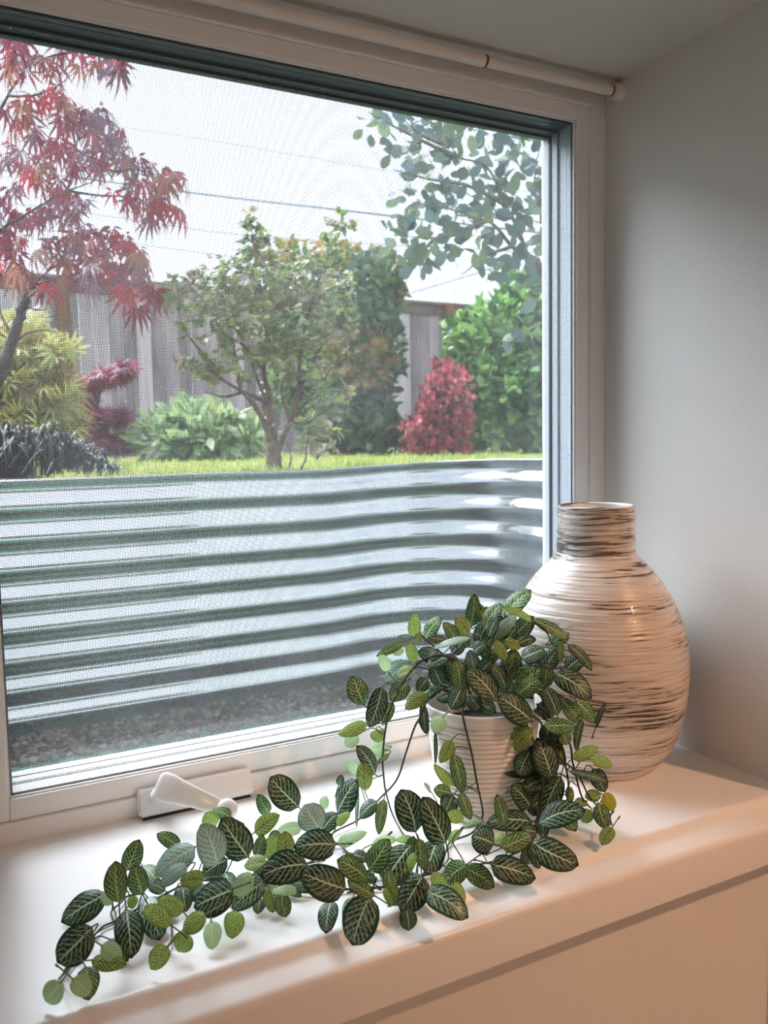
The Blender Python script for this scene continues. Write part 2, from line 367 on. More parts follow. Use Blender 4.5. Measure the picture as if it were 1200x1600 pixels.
# outer casing, warm painted, then the vinyl frame with its small step
ring('casing', XI-0.020, XR+0.019, ZB-0.0205, ZT+0.018, 0.0225, 0.0228, 0.0202, 0.0248, -0.0045, 0.07, M_casing)
ring('frame', XI, XR, ZB, ZT, 0.020, 0.019, 0.0205, 0.018, 0.000, 0.07, M_vinyl)
ring('screen_frame', XI+0.0035, XR-0.0035, ZB+0.0035, ZT-0.0035, 0.0035, 0.0035, 0.0035, 0.0035, 0.0075, 0.016, (M_side_shade, M_side_shade, M_vinyl, M_head_shade), 0.0006)
ring('sash', XI+0.001, XR-0.0005, ZB+0.001, ZT-0.002, 0.001, 0.0005, 0.001, 0.002, 0.020, 0.034, (M_side_shade, M_side_shade, M_vinyl, M_head_shade), 0.0)
ring('sash', XI+0.0035, XR-0.003, ZB+0.0035, ZT-0.0055, 0.0035, 0.003, 0.0035, 0.0055, 0.034, 0.062, (M_side_shade, M_side_shade, M_vinyl, M_head_shade), 0.0008)
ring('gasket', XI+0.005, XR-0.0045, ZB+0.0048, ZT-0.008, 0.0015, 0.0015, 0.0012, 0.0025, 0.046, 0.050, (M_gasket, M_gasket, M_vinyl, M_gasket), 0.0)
bm = bmesh.new(); bbox(bm, (XI+0.002, 0.0505, ZB+0.002), (XR-0.002, 0.0545, ZT-0.003)); bm_obj('glass', bm, M_glass, W)
# insect screen: every wire of the mesh is geometry (1.5 mm weave)
def screen():
    x0, x1, z0, z1 = XI+0.0005, XR-0.0005, ZB+0.0005, ZT-0.0005; p = 0.0015; h = 0.00015; y = 0.0062; L = []
    def bars(A, B, ax):
        n = len(A); V = np.empty((n, 8, 3))
        for k, (da, db) in enumerate(((-1, -1), (1, -1), (1, 1), (-1, 1))):
            off = np.array([da*h, db*h, 0]) if ax == 'z' else np.array([0, db*h, da*h])
            V[:, k] = A+off; V[:, 4+k] = B+off
        base = np.arange(n)[:, None, None]*8
        q = np.array([[0, 1, 5, 4], [1, 2, 6, 5], [2, 3, 7, 6], [3, 0, 4, 7]])[None]+base
        return V.reshape(-1, 3), q.reshape(-1, 4)
    xs = np.arange(x0, x1, p); zs = np.arange(z0, z1, p)
    L.append(bars(np.stack([xs, xs*0+y, xs*0+z0], 1), np.stack([xs, xs*0+y, xs*0+z1], 1), 'z'))
    L.append(bars(np.stack([zs*0+x0, zs*0+y+0.0003, zs], 1), np.stack([zs*0+x1, zs*0+y+0.0003, zs], 1), 'x'))
    V, Q = join_np(L); o = link('insect_screen', mesh_np('insect_screen', V, Q, M_screen, False)); rel(o, W); o['kind'] = 'stuff'
screen()
# spline bead that holds the screen
bm = bmesh.new()
for a, b in (((XI, 0.003, ZB), (XI+0.0016, 0.0065, ZT)), ((XR-0.0022, 0.003, ZB), (XR, 0.0065, ZT)), ((XI, 0.003, ZB), (XR, 0.0065, ZB+0.0014)), ((XI, 0.003, ZT-0.0018), (XR, 0.0065, ZT))): bbox(bm, a, b, 0.0004, 1)
bm_obj('screen_spline', bm, M_vinyl, W)
# house wall outside
struct('wall_outside', 'grey outer house wall around the window, seen from the well', [((-3.0, 0.075, -0.6), (XL+0.04, 0.10, 1.6)), ((0.03, 0.075, -0.6), (3.0, 0.10, 1.6)),
    ((XL+0.04, 0.075, -0.6), (0.03, 0.10, 0.0)), ((XL+0.04, 0.075, 0.80), (0.03, 0.10, 1.6))], M_siding, 'wall')

# crank
CR = empty('window_crank', (-0.54, -0.01, 0.0), label='white folding window crank on the bottom frame rail', cat='window crank')
bm = bmesh.new(); pr = rounded([(-0.0048, 0.0035), (-0.0185, 0.0035), (-0.0195, 0.0085), (-0.0105, 0.0265), (-0.0048, 0.0275)], [0, .002, .004, .005, 0], 4)
prism(bm, pr, 'x', -0.5975, -0.4830)
bmesh.ops.recalc_face_normals(bm, faces=bm.faces[:]); bmesh.ops.bevel(bm, geom=[e for e in bm.edges if abs(e.verts[0].co.x-e.verts[1].co.x) < 1e-6], offset=0.0018, segments=2, affect='EDGES')
bm_obj('housing', bm, M_crank, CR, True); bpy.data.objects['housing'].data.set_sharp_from_angle(angle=math.radians(40))
bm = bmesh.new(); bbox(bm, (-0.594, -0.0165, 0.0), (-0.486, -0.0048, 0.0036)); bm_obj('base_gap_shade', bm, M_gap_shade, CR)  # black strip painting the shade in the gap below the housing
PV = np.array([-0.578, -0.020, 0.0235])
hub, hf = tube_np([PV+np.array([0, 0.012, -0.008]), PV+np.array([0, 0.002, -0.001]), PV+np.array([0, -0.009, 0.004])], [0.0095, 0.0085, 0.007], 20)
rel(link('pivot', mesh_np('pivot', hub, hf, M_crank)), CR)
# lever: lofted rounded section from the wide pivot end down to the knob
A0 = at(252, 1228, 0.785); A1 = at(352, 1264, 0.782)
ax = nrm(A1-A0); nf = nrm(-fw+0.55*np.array([0, 0, 1.0])); nf = nrm(nf-ax*(nf@ax)); sd_ = np.cross(ax, nf)
def loft(rows, k=16):
    V = []
    for c, hw, hh in rows:
        for j in range(k):
            t = 2*math.pi*j/k; cx, sx = math.cos(t), math.sin(t)
            V.append(c+sd_*hw*np.sign(cx)*abs(cx)**0.55+nf*hh*np.sign(sx)*abs(sx)**0.55)
    n = len(rows); Q = [(i*k+j, i*k+(j+1) % k, (i+1)*k+(j+1) % k, (i+1)*k+j) for i in range(n-1) for j in range(k)]
    return np.array(V), np.array(Q)
Ln = np.linalg.norm(A1-A0); rows = []
for t, hw, hh in ((-0.075, .0002, .0002), (-0.07, .0085, .002), (-0.05, .0105, .0035), (0.0, .0122, .0045), (.12, .0122, .005), (.3, .0102, .0042), (.6, .0080, .0034), (.9, .0062, .003), (.98, .006, .0028), (1.0, .0002, .0002)):
    rows.append((A0+ax*Ln*t+nf*0.004*math.sin(math.pi*min(max(t, 0), 1)), hw*1.12, hh))
v, q = loft(rows); rel(link('lever', mesh_np('lever', v, q, M_crank)), CR)
kn = A1+nf*0.003+ax*0.002; prk = []
for t in np.linspace(0, math.pi, 13): prk.append((0.0102*math.sin(t)**0.7 if 0 < t < math.pi else 0.0002, 0.0062*math.cos(t)))
kv, kq = lathe(prk, 28); Bk = np.stack([ax, np.cross(nf, ax), nf], 1); kv = kv@Bk.T+kn
link('knob', mesh_np('knob', kv, kq, M_crank), bpy.data.objects['lever'])

# curtain rod
RZ, RY = 0.7762, -0.0295
R_ = empty('curtain_rod', (-0.37, RY, RZ), label='thin white telescoping curtain rod under the recess ceiling', cat='curtain rod')
xj = float(ony(757, 96, RY)[0])
def cyl(name, x0, x1, r, mat, par, k=24):
    v, q = tube_np([(x, RY, RZ) for x in np.linspace(x0, x1, 3)], r, k)
    V = np.vstack([v, [[x0, RY, RZ], [x1, RY, RZ]]]); n = len(v)
    fs = [tuple(t) for t in q]+[(n, (j+1) % k, j) for j in range(k)]+[(n+1, 2*k+j, 2*k+(j+1) % k) for j in range(k)]
    me = mesh_np(name, V, fs, mat); me.set_sharp_from_angle(angle=math.radians(40)); rel(link(name, me), par)
cyl('outer_tube', XL+0.012, xj, 0.0066, M_rod, R_); cyl('inner_tube', xj, -0.010, 0.0056, M_rod, R_)
cyl('joint_ring', xj-0.0012, xj+0.0016, 0.0069, M_brass, R_); cyl('end_ring', -0.0155, -0.0135, 0.0060, M_brass, R_)
cyl('end_cap', -0.0125, 0.0, 0.0092, M_rod, R_); cyl('end_cap', XL, XL+0.012, 0.0092, M_rod, R_)

# ------------------------------------------------------------------ vase
def m_vase():
    t = NT('streaked_glaze'); c = t.coord()
    sep = t.n('ShaderNodeSeparateXYZ'); t.link(c, sep.inputs[0])
    wav = t.noise(t.scaled(c, (9, 9, 3)), 1.0, 2)                        # streaks wander a little
    z = t.math('ADD', sep.outputs[2], t.math('MULTIPLY', wav, 0.010))
    def strk(sx, sz, det, seed):
        v = t.n('ShaderNodeCombineXYZ'); t.link(t.math('MULTIPLY', sep.outputs[0], sx), v.inputs[0]); t.link(t.math('MULTIPLY', sep.outputs[1], sx), v.inputs[1])
        t.link(t.math('ADD', t.math('MULTIPLY', z, sz), seed), v.inputs[2]); return t.noise(v.outputs[0], 1.0, det, 0.6)
    fine = strk(24, 780, 4, 3.1); mid = strk(13, 360, 3, 8.7); band = strk(5, 48, 2, 1.3); patch = t.noise(t.scaled(c, (11, 11, 20)), 1.0, 3)
    dens = t.math('ADD', t.math('MULTIPLY', band, 0.62), t.math('MULTIPLY', patch, 0.38))
    thr = t.math('SUBTRACT', 0.655, t.math('MULTIPLY', t.smooth(dens, 0.36, 0.66), 0.15))
    # denser dark streaks on the neck
    thr = t.math('SUBTRACT', thr, t.math('MULTIPLY', t.smooth(sep.outputs[2], 0.232, 0.240), 0.03))
    mixn = t.math('ADD', t.math('MULTIPLY', fine, 0.6), t.math('MULTIPLY', mid, 0.4))
    k = t.smooth(t.math('SUBTRACT', mixn, thr), -0.018, 0.018)
    haze = t.math('MULTIPLY', t.smooth(t.math('SUBTRACT', mixn, thr), -0.16, 0.04), 0.58)
    cream = t.mix(t.noise(c, 14, 2), (0.65, 0.585, 0.53), (0.75, 0.69, 0.635))
    col = t.mix(haze, cream, (0.34, 0.28, 0.23)); col = t.mix(t.math('MULTIPLY', k, 0.92), col, (0.045, 0.034, 0.027))
    t.set(col, t.math('ADD', t.math('MULTIPLY', k, 0.35), 0.25), 0, 0.5, 0.25)
    h = t.math('SUBTRACT', t.math('ADD', t.math('MULTIPLY', mid, 0.7), t.math('MULTIPLY', fine, 0.5)), t.math('MULTIPLY', k, 0.5)); t.bump(h, 0.55, 0.0016)
    return t.m
M_vase = m_vase(); M_vin = paint('vase_inside_glaze', (0.78, 0.73, 0.68), 0.3, 0.02, 0, 30)
vb = onz(930, 1185, 0.0)
VZ = [(0.058, 0.0008), (0.064, 0.0), (0.068, 0.003), (0.0745, 0.011), (0.0845, 0.0265), (0.0915, 0.047), (0.0965, 0.070), (0.0990, 0.0935), (0.0995, 0.1130), (0.0980, 0.1350), (0.0930, 0.1590), (0.0845, 0.1800), (0.0722, 0.2020), (0.0575, 0.2195), (0.0478, 0.2295), (0.0436, 0.2348), (0.0426, 0.2385), (0.0420, 0.260), (0.0416, 0.2850)]
def dens(prof, step):
    P = spline(np.array(prof), 8); s = np.concatenate([[0], np.cumsum(np.linalg.norm(np.diff(P, axis=0), axis=1))]); n = int(s[-1]/step)
    q = np.linspace(0, s[-1], n); return np.stack([np.interp(q, s, P[:, 0]), np.interp(q, s, P[:, 1])], 1)
def vase():
    P = dens(VZ, 0.00085); n = len(P); seg = 150; th = np.linspace(0, 2*np.pi, seg, endpoint=False)
    ring_amp = rng.normal(0, 1, n); ring_amp = np.convolve(ring_amp, [0.25, 0.5, 0.25], 'same')
    ph = rng.uniform(0, 6.28, (n, 3)); R = P[:, 0:1]+0*th[None]
    mod = 0.55+0.3*np.sin(th[None]+ph[:, :1])+0.35*np.sin(2*th[None]+ph[:, 1:2])+0.25*np.sin(5*th[None]+ph[:, 2:3])
    fade = np.clip((P[:, 1]-0.004)/0.01, 0, 1)*np.clip((0.284-P[:, 1])/0.004, 0, 1)
    R = R+0.00046*ring_amp[:, None]*mod*fade[:, None]
    V = np.stack([R*np.cos(th), R*np.sin(th), P[:, 1:2]+0*th[None]], 2).reshape(-1, 3)
    lip = [(0.0412, 0.2872), (0.0398, 0.2882), (0.0384, 0.2874), (0.0380, 0.2850)]
    lv, _ = lathe(lip, seg); V = np.vstack([V, lv]); m = n+len(lip)
    Q = np.array([(i*seg+j, i*seg+(j+1) % seg, (i+1)*seg+(j+1) % seg, (i+1)*seg+j) for i in range(m-1) for j in range(seg)])
    e = empty('vase', tuple(vb), label='large cream ceramic vase with dark horizontal streaks and a short neck', cat='vase')
    b = link('body', mesh_np('body', V, Q, M_vase), e)
    inn = [(0.0380, 0.2855), (0.0380, 0.245), (0.046, 0.228), (0.075, 0.19), (0.088, 0.14), (0.088, 0.09), (0.07, 0.02), (0.0, 0.012)]
    iv, iq = lathe(inn, 64); o = link('inner_wall', mesh_np('inner_wall', iv, iq, M_vin), e); o['label'] = 'plain cream inside of the neck'
    fv, fq = lathe([(0.0, 0.0012), (0.0582, 0.0008)], 64); link('foot', mesh_np('foot', fv, fq, M_vin), e)
vase()

# ------------------------------------------------------------------ potted trailing plant
pb = onz(755, 1262, 0.0)
PL = empty('potted_plant', tuple(pb), label='trailing plant with veined green leaves in a ribbed white pot', cat='potted plant')
def m_pot():
    t = NT('pot_glaze'); t.set(t.mix(t.noise(t.coord(), 18, 2), (0.76, 0.72, 0.67), (0.82, 0.78, 0.74)), 0.28, 0, 0.5, 0.2); return t.m
M_pot = m_pot()
def pot():
    zr = 0.110; pr = [(0.0, 0.0), (0.036, 0.0), (0.0395, 0.0012), (0.0408, 0.004)]
    n = 19; z0, z1 = 0.006, 0.097; m = 190
    for i in range(m+1):
        z = z0+(z1-z0)*i/m; r = 0.041+(0.0562-0.041)*((z/zr)**0.9); f = (i/m*n) % 1.0
        pr.append((r+0.0018*(math.sin(math.pi*f)**0.6)-0.0010, z))
    pr += [(0.0567, 0.100), (0.0575, 0.107), (0.0576, 0.1092), (0.0568, 0.1103), (0.0553, 0.1104), (0.0543, 0.1090), (0.0535, 0.100), (0.0500, 0.080), (0.0, 0.080)]
    v, q = lathe(pr, 96); link('pot', mesh_np('pot', v, q, M_pot), PL)
    sv, sq = lathe([(0.0500, 0.0815), (0.046, 0.083), (0.03, 0.084), (0.0, 0.085)], 40); sv[:, 2] += rng.normal(0, 0.001, len(sv))
    o = link('plant_foam', mesh_np('plant_foam', sv, sq, m_flat('dark_foam', (0.006, 0.008, 0.005), 0.95)), bpy.data.objects['pot']); o['label'] = 'dark foam filling the pot'
pot()

D0 = 0.80
def zdepth(x, y, z): return depth(onz(x, y, z)) if ray(x, y)[2] < -1e-3 else 9
def vp(x, y, v):
    """photo point to world: v > 0.5 is a depth, smaller v is a height above the sill"""
    if v < 0.5: return onz(x, y, v)
    return at(x, y, min(v, zdepth(x, y, 0.003)))
VINES = [
 [(735, 1085, .80), (720, 1040, .79), (694, 1025, .785), (672, 1027, .783), (652, 1038, .783), (632, 1062, .783), (616, 1094, .783), (606, 1120, .784), (600, 1158, .785), (598, 1188, .786), (600, 1218, .787), (603, 1238, .787), (612, 1269, .785), (626, 1297, .775), (645, 1325, .75)],
 [(730, 1100, .79), (702, 1082, .775), (686, 1078, .772), (668, 1094, .771), (658, 1118, .771), (648, 1136, .771), (635, 1174, .772), (620, 1218, .774), (593, 1248, .776), (561, 1280, .778), (521, 1301, .776), (490, 1330, .77)],
 [(725, 1105, .765), (722, 1112, .750), (727.5, 1138, .747), (738, 1182, .745), (745, 1222, .744), (753, 1259, .743), (753, 1278, .743), (738, 1301, .743), (705, 1315, .74), (697, 1330, .735), (687, 1356, .73), (659, 1367, .727), (600, 1385, .72), (542, 1395, .718)],
 [(780, 1100, .77), (838, 1122, .752), (850, 1145, .752), (862, 1160, .755), (877, 1186, .757), (901, 1207, .76), (918, 1240, .762), (930, 1256, .763)],
 [(835, 1110, .76), (886, 1155, .765), (895, 1192, .766), (908, 1242, .766), (922, 1262, .766)],
 [(840, 1105, .765), (877, 1164, .762), (883, 1194, .762), (888, 1225, .762), (885, 1260, .755)],
 [(820, 1125, .75), (838, 1170, .748), (848, 1220, .745), (842, 1270, .738), (834, 1300, .732), (826, 1322, .728), (775, 1345, .722), (728, 1353, .72)],
 [(687, 1358, .73), (620, 1383, .715), (560, 1388, .71), (485, 1394, .70), (465, 1392, .70), (400, 1382, .69), (340, 1376, .69), (300, 1378, .69), (260, 1396, .685), (215, 1420, .68), (178, 1440, .675), (155, 1453, .67), (115, 1503, .655), (92, 1530, .645)],
 [(612, 1300, .77), (575, 1335, .757), (547, 1334, .757), (525, 1319, .76), (490, 1345, .75), (440, 1360, .74), (400, 1372, .73), (350, 1380, .72)],
 [(957, 1269, .765), (953, 1277, .765), (956, 1290, .762)],
 [(930, 1256, .763), (950, 1262, .764), (958, 1270, .765)],
 [(178, 1440, .675), (174, 1425, .672), (188, 1411, .672), (200, 1400, .675), (225, 1396, .68)],
 [(262, 1395, .69), (268, 1446, .672), (268, 1470, .668), (262, 1480, .667)],
 # stems that fan out of the pot
 [(757, 1090, .80), (770, 1040, .79), (784, 1030, .78), (800, 1065, .765), (818, 1110, .752)],
 [(750, 1085, .80), (766, 1020, .79), (750, 1000, .79), (738, 990, .79)],
 [(757, 1080, .81), (775, 1010, .81), (785, 975, .81), (790, 960, .81)],
 [(765, 1085, .80), (800, 1015, .795), (826, 990, .79), (834, 973, .785), (852, 985, .782), (862, 1005, .775)],
 [(765, 1090, .79), (800, 1045, .775), (838, 1040, .765), (862, 1045, .762), (885, 1040, .76)],
 [(745, 1085, .81), (700, 1030, .81), (672, 1005, .81), (655, 990, .81)],
 [(770, 1085, .82), (768, 1010, .83), (762, 985, .83), (745, 978, .83)],
 [(775, 1090, .78), (840, 1075, .765), (872, 1085, .757), (895, 1100, .755)],
]
VP = [spline([vp(*p) for p in v], 7) for v in VINES]
for i, P in enumerate(VP):
    if len(P) > 3:
        R = np.linspace(0.00105, 0.0008, len(P)) if i < 9 else np.full(len(P), 0.0008)
        v, q = tube_np(P, R, 7); rel(link('vine', mesh_np('vine', v, q, M_stem)), PL)
VALL = np.vstack(VP)
# (base x, base y, tip x, tip y, width px, kind, zone S = on the sill, P = round the pot, layer)
LEAVES = '''
165 1396 93 1438 46 D S 1|144 1448 88 1504 54 D S 2|186 1411 181 1347 34 M S 3|197 1361 217 1313 29 M S 1|223 1398 210 1352 31 M S 2|222 1352 246 1380 24 M S 0|176 1413 160 1393 20 Y S 2
281 1323 245 1302 22 M S 1|305 1323 242 1366 43 P S 3|293 1351 249 1384 26 P S 2|340 1352 314 1288 47 P S 3|389 1340 347 1279 47 D S 2|337 1292 321 1270 26 L S 1|361 1277 333 1264 22 M S 1
355 1342 315 1368 36 D S 1|320 1372 281 1376 26 O S 2|286 1384 291 1424 26 D S 1|364 1389 301 1417 54 D S 3|197 1420 205 1496 42 D S 2|229 1400 248 1465 42 S S 1|268 1446 226 1415 29 L S 3
287 1425 247 1403 28 L S 2|322 1429 284 1453 30 L S 3|292 1457 278 1487 33 L S 1|262 1478 235 1515 30 L S 1|330 1439 332 1484 27 Y S 1|365 1422 363 1467 30 L S 1|133 1510 139 1563 33 M S 1
113 1529 141 1554 29 Y S 2|95 1534 69 1566 34 Y S 1|142 1500 198 1504 26 O S 1|158 1477 190 1500 27 Y S 2|170 1467 199 1499 26 D S 0|200 1417 214 1402 18 L S 1|200 1440 200 1425 12 M S 0
467 1261 422 1214 45 D S 2|421 1272 404 1242 21 M S 1|397 1301 436 1273 27 O S 2|472 1293 433 1297 20 Y S 1|500 1296 476 1257 43 P S 3|503 1263 510 1244 17 Y S 1|526 1272 556 1218 42 D S 2
529 1227 534 1211 12 D S 1|503 1297 526 1270 28 D S 1|526 1290 547 1269 15 L S 2|525 1319 459 1323 45 D S 3|526 1318 571 1299 20 Y S 2|400 1341 410 1305 22 M S 1|420 1345 430 1304 26 L S 1
446 1340 446 1299 27 O S 2|430 1316 430 1297 18 M S 0|481 1350 406 1369 49 D S 3|541 1389 470 1362 52 D S 4|417 1346 381 1352 26 O S 3|396 1366 363 1398 29 Y S 4|412 1377 362 1421 37 S S 2
418 1382 427 1426 25 O S 1|440 1395 447 1433 25 M S 1|465 1392 424 1392 16 Y S 3|405 1402 402 1426 20 D S 0|517 1406 509 1457 30 D S 1|552 1402 539 1436 22 M S 0|578 1400 551 1477 55 S S 3
650 1301 627 1234 45 D S 3|697 1318 660 1245 46 D S 2|686 1311 668 1364 36 D S 1|654 1310 662 1361 20 M S 3|642 1320 600 1380 46 D S 2|576 1360 607 1311 37 M S 3|580 1320 620 1312 18 L S 1
649 1315 618 1312 14 L S 1|575 1374 529 1342 36 M S 4|550 1335 577 1342 20 D S 1|586 1400 543 1375 24 M S 3|603 1383 622 1415 27 O S 1|660 1367 626 1425 46 D S 3|635 1420 639 1456 26 D S 1
666 1392 733 1432 42 S S 2|674 1364 702 1402 21 L S 3|708 1378 726 1414 21 L S 2|729 1351 694 1378 33 M S 2|727 1356 774 1386 31 M S 1|649 1332 632 1368 17 L S 2|620 1345 600 1330 14 D S 0
330 1392 290 1400 26 D S 0|258 1392 232 1380 24 S S 0|385 1395 350 1404 26 D S 0|480 1372 520 1392 22 D S 0|440 1378 470 1400 20 M S 0|610 1372 590 1350 22 D S 0|560 1352 540 1335 20 M S 0
600 1248 592 1304 17 M S 3|589 1252 560 1277 25 D S 2|559 1231 557 1294 6 D S 2|570 1236 567 1192 24 O P 2|559 1207 543 1191 18 Y P 0|586 1210 557 1165 27 D P 1
709 1227 678 1194 18 L P 5|709 1178 724 1242 22 M P 5|720 1238 736 1281 18 M P 5|706 1240 678 1233 24 M P 3|708 1242 697 1270 28 D P 4|725 1273 695 1279 21 L P 5|722 1293 756 1282 11 M P 6
719 1297 701 1317 14 L S 2|674 1238 663 1223 9 P P 2|569 1101 551 1056 33 M P 1|597 1073 576 1139 29 D P 2|597 1128 614 1097 22 M P 1|573 1130 529 1148 21 L P 2|559 1148 540 1166 22 Y P 2
606 1166 571 1174 24 Y P 0|588 1140 592 1160 23 L P 1|608 1178 585 1194 8 M P 2|648 995 649 957 20 L P 0|656 984 648 1008 9 L P 0|664 998 688 963 27 M P -1|632 1003 588 1025 14 M P 0|620 1013 626 1024 18 Y P 0
606 1049 593 1023 18 Y P 1|650 1034 637 1005 19 L P 1|638 1036 600 1066 28 P P 0|648 1044 619 1055 20 O P 1|638 1066 609 1094 27 M P 0|667 1084 632 1107 23 O P 2|668 1060 652 1081 20 D P 1
660 1098 666 1147 14 D P 2|658 1120 671 1147 16 D P 2|692 1120 677 1144 24 Y P 4|680 1143 680 1195 6 D P 2|706 1156 687 1192 20 O P 5|736 996 676 1011 15 P P 3|698 1001 669 997 15 D P 2
718 1075 711 1030 26 M P 3|720 1076 704 1108 30 D P 4|784 964 829 921 34 M P -1|736 979 741 928 23 M P -2|764 988 739 936 17 M P -1|766 980 760 948 19 M P -2|735 990 713 966 25 O P 1
770 997 806 961 22 P P 1|769 996 806 976 16 L P 0|834 971 786 947 12 L P 1|832 967 890 998 19 M P 1|860 1006 889 988 23 M P 1|875 1034 877 1000 12 M P 2|888 1007 927 1048 17 D P 2
885 1046 914 1023 27 D P 2|866 1051 926 1090 38 D P 3|851 1073 854 1035 23 M P 3|871 1118 850 1073 27 D P 4|879 1094 909 1126 28 M P 3|900 1095 931 1130 24 M P 2|931 1136 947 1097 8 D P 2
792 1030 774 1000 17 O P 2|788 1000 814 1012 18 O P 1|814 1029 851 1014 32 D P 3|809 1007 838 996 18 D P 1|809 1086 842 1060 30 M P 3|776 1095 728 1044 42 D P 4|831 1126 779 1087 43 D P 5
818 1126 798 1154 25 M P 4|831 1141 802 1172 23 O P 5|850 1135 900 1134 30 M P 5|880 1145 886 1164 20 M P 4|910 1124 900 1175 12 D P 3|895 1186 934 1167 20 L P 4|925 1187 958 1194 22 L P 4
862 1214 841 1153 39 D P 5|829 1172 811 1213 28 D P 4|851 1216 817 1232 32 D P 4|829 1260 799 1227 36 D P 4|876 1212 846 1286 36 D P 5|841 1287 913 1262 40 D P 6|835 1319 905 1351 44 D S 3
832 1283 761 1282 38 D P 5|789 1290 776 1241 20 M P 6|772 1319 737 1306 42 D S 3|768 1316 795 1310 20 O S 2|784 1325 832 1304 27 M S 4|824 1323 830 1358 26 D S 1|829 1320 843 1358 22 D S 2
767 1350 840 1371 40 D S 2|959 1267 946 1238 23 G P 3|939 1240 914 1246 19 O P 3|935 1255 948 1295 25 M P 4|957 1292 940 1319 21 O P 3|927 1201 946 1238 25 D P 3|889 1205 951 1221 15 D P 4
917 1251 898 1257 19 O P 3|924 1266 909 1284 21 L P 3|889 1228 893 1254 13 O P 2|855 1240 830 1262 26 D P 3|848 1180 866 1222 26 D P 3|840 1300 815 1296 22 D P 4|838 1210 822 1250 24 D P 3
745 1060 770 1030 26 D P 1|760 1085 775 1050 28 D P 2|790 1075 770 1040 26 D P 2|800 1055 785 1030 22 D P 1|735 1090 750 1108 24 D P 3|750 1098 775 1112 24 D P 3|715 1060 700 1030 22 D P 1|690 1070 675 1040 24 D P 0
705 1020 725 1002 22 D P 1|740 1020 760 1005 22 D P 1|820 1060 845 1045 20 D P 1|840 1100 865 1120 26 D P 3|765 1020 790 1012 18 M P 1|690 1020 670 1030 16 D P 1|860 1130 850 1165 24 D P 3|850 1160 870 1190 24 D P 3'''
def leaf_mesh(B, T, w, kind, seedi):
    rg = np.random.default_rng(seedi+100)
    L = np.linalg.norm(T-B); ax = (T-B)/L
    tc = nrm(CAM-(B+T)/2); n = nrm(tc+0.65*np.array([0, 0, 1.0])+rg.normal(0, 0.16, 3)); n = nrm(n-ax*(n@ax)); sd = np.cross(n, ax)
    nu, nv = 11, 7; V = []; UV = []
    fold = rg.uniform(0.05, 0.30); curl = rg.uniform(-0.02, 0.16); tw = rg.uniform(-0.22, 0.22); bend = rg.uniform(-0.05, 0.05); rp = rg.uniform(0, 6.28)
    peak = rg.uniform(0.40, 0.50)
    for i in range(nu):
        t = i/(nu-1); e = t**(math.log(0.5)/math.log(peak)); wd = (max(math.sin(math.pi*e), 0))**0.52 if 0 < t < 1 else 0.02
        wd *= 0.5*w
        c = B+ax*L*t+sd*bend*L*math.sin(math.pi*t)-n*curl*L*(t-0.35)**2*1.6+n*0.05*L*math.sin(math.pi*t)
        a = tw*(t-0.3); s2 = sd*math.cos(a)+n*math.sin(a); n2 = n*math.cos(a)-sd*math.sin(a)
        for j in range(nv):
            s = -1+2*j/(nv-1)
            off = fold*abs(s)*wd*0.9-0.22*wd*s*s*(1+fold)+0.05*wd*abs(s)*math.sin(9*t+rp+2*s)
            V.append(c+s2*s*wd+n2*off); UV.append((t, (s+1)/2))
    Q = [(i*nv+j, i*nv+j+1, (i+1)*nv+j+1, (i+1)*nv+j) for i in range(nu-1) for j in range(nv-1)]
    return np.array(V), Q, UV, ax, n
def fill_leaves():
    rg = np.random.default_rng(3); out = []
    for i in range(34):
        a = rg.uniform(0, 6.28); r = rg.uniform(0, 1)**0.5; x = 762+100*r*math.cos(a); y = 1040+58*r*math.sin(a)
        o = math.atan2(y-1095, x-760)+rg.normal(0, .5); L = rg.uniform(34, 52)
        out.append(f'{x:.0f} {y:.0f} {x+L*math.cos(o):.0f} {y+L*math.sin(o):.0f} {L*.58:.0f} {rg.choice(list("DDDMSM"))} P {rg.uniform(-2, 1.5):.1f}')
    for i in range(16):
        x = 848+24*rg.normal(); y = rg.uniform(1135, 1275); o = 1.57+rg.normal(0, .7); L = rg.uniform(36, 54)
        out.append(f'{x:.0f} {y:.0f} {x+L*math.cos(o):.0f} {y+L*math.sin(o):.0f} {L*.58:.0f} {rg.choice(list("DDDM"))} P {rg.uniform(1.5, 3):.1f}')
    for x, y in ((300, 1400), (270, 1410), (400, 1350), (430, 1360), (490, 1380), (560, 1365), (590, 1350), (640, 1345), (610, 1395), (350, 1360), (240, 1420), (680, 1375)):
        o = rg.uniform(0, 6.28); L = rg.uniform(28, 44)
        out.append(f'{x} {y} {x+L*math.cos(o):.0f} {y+L*math.sin(o):.0f} {L*.6:.0f} {rg.choice(list("DDMS"))} S 0')
    return '|'+'|'.join(out)
LP = []; leaf_i = 0
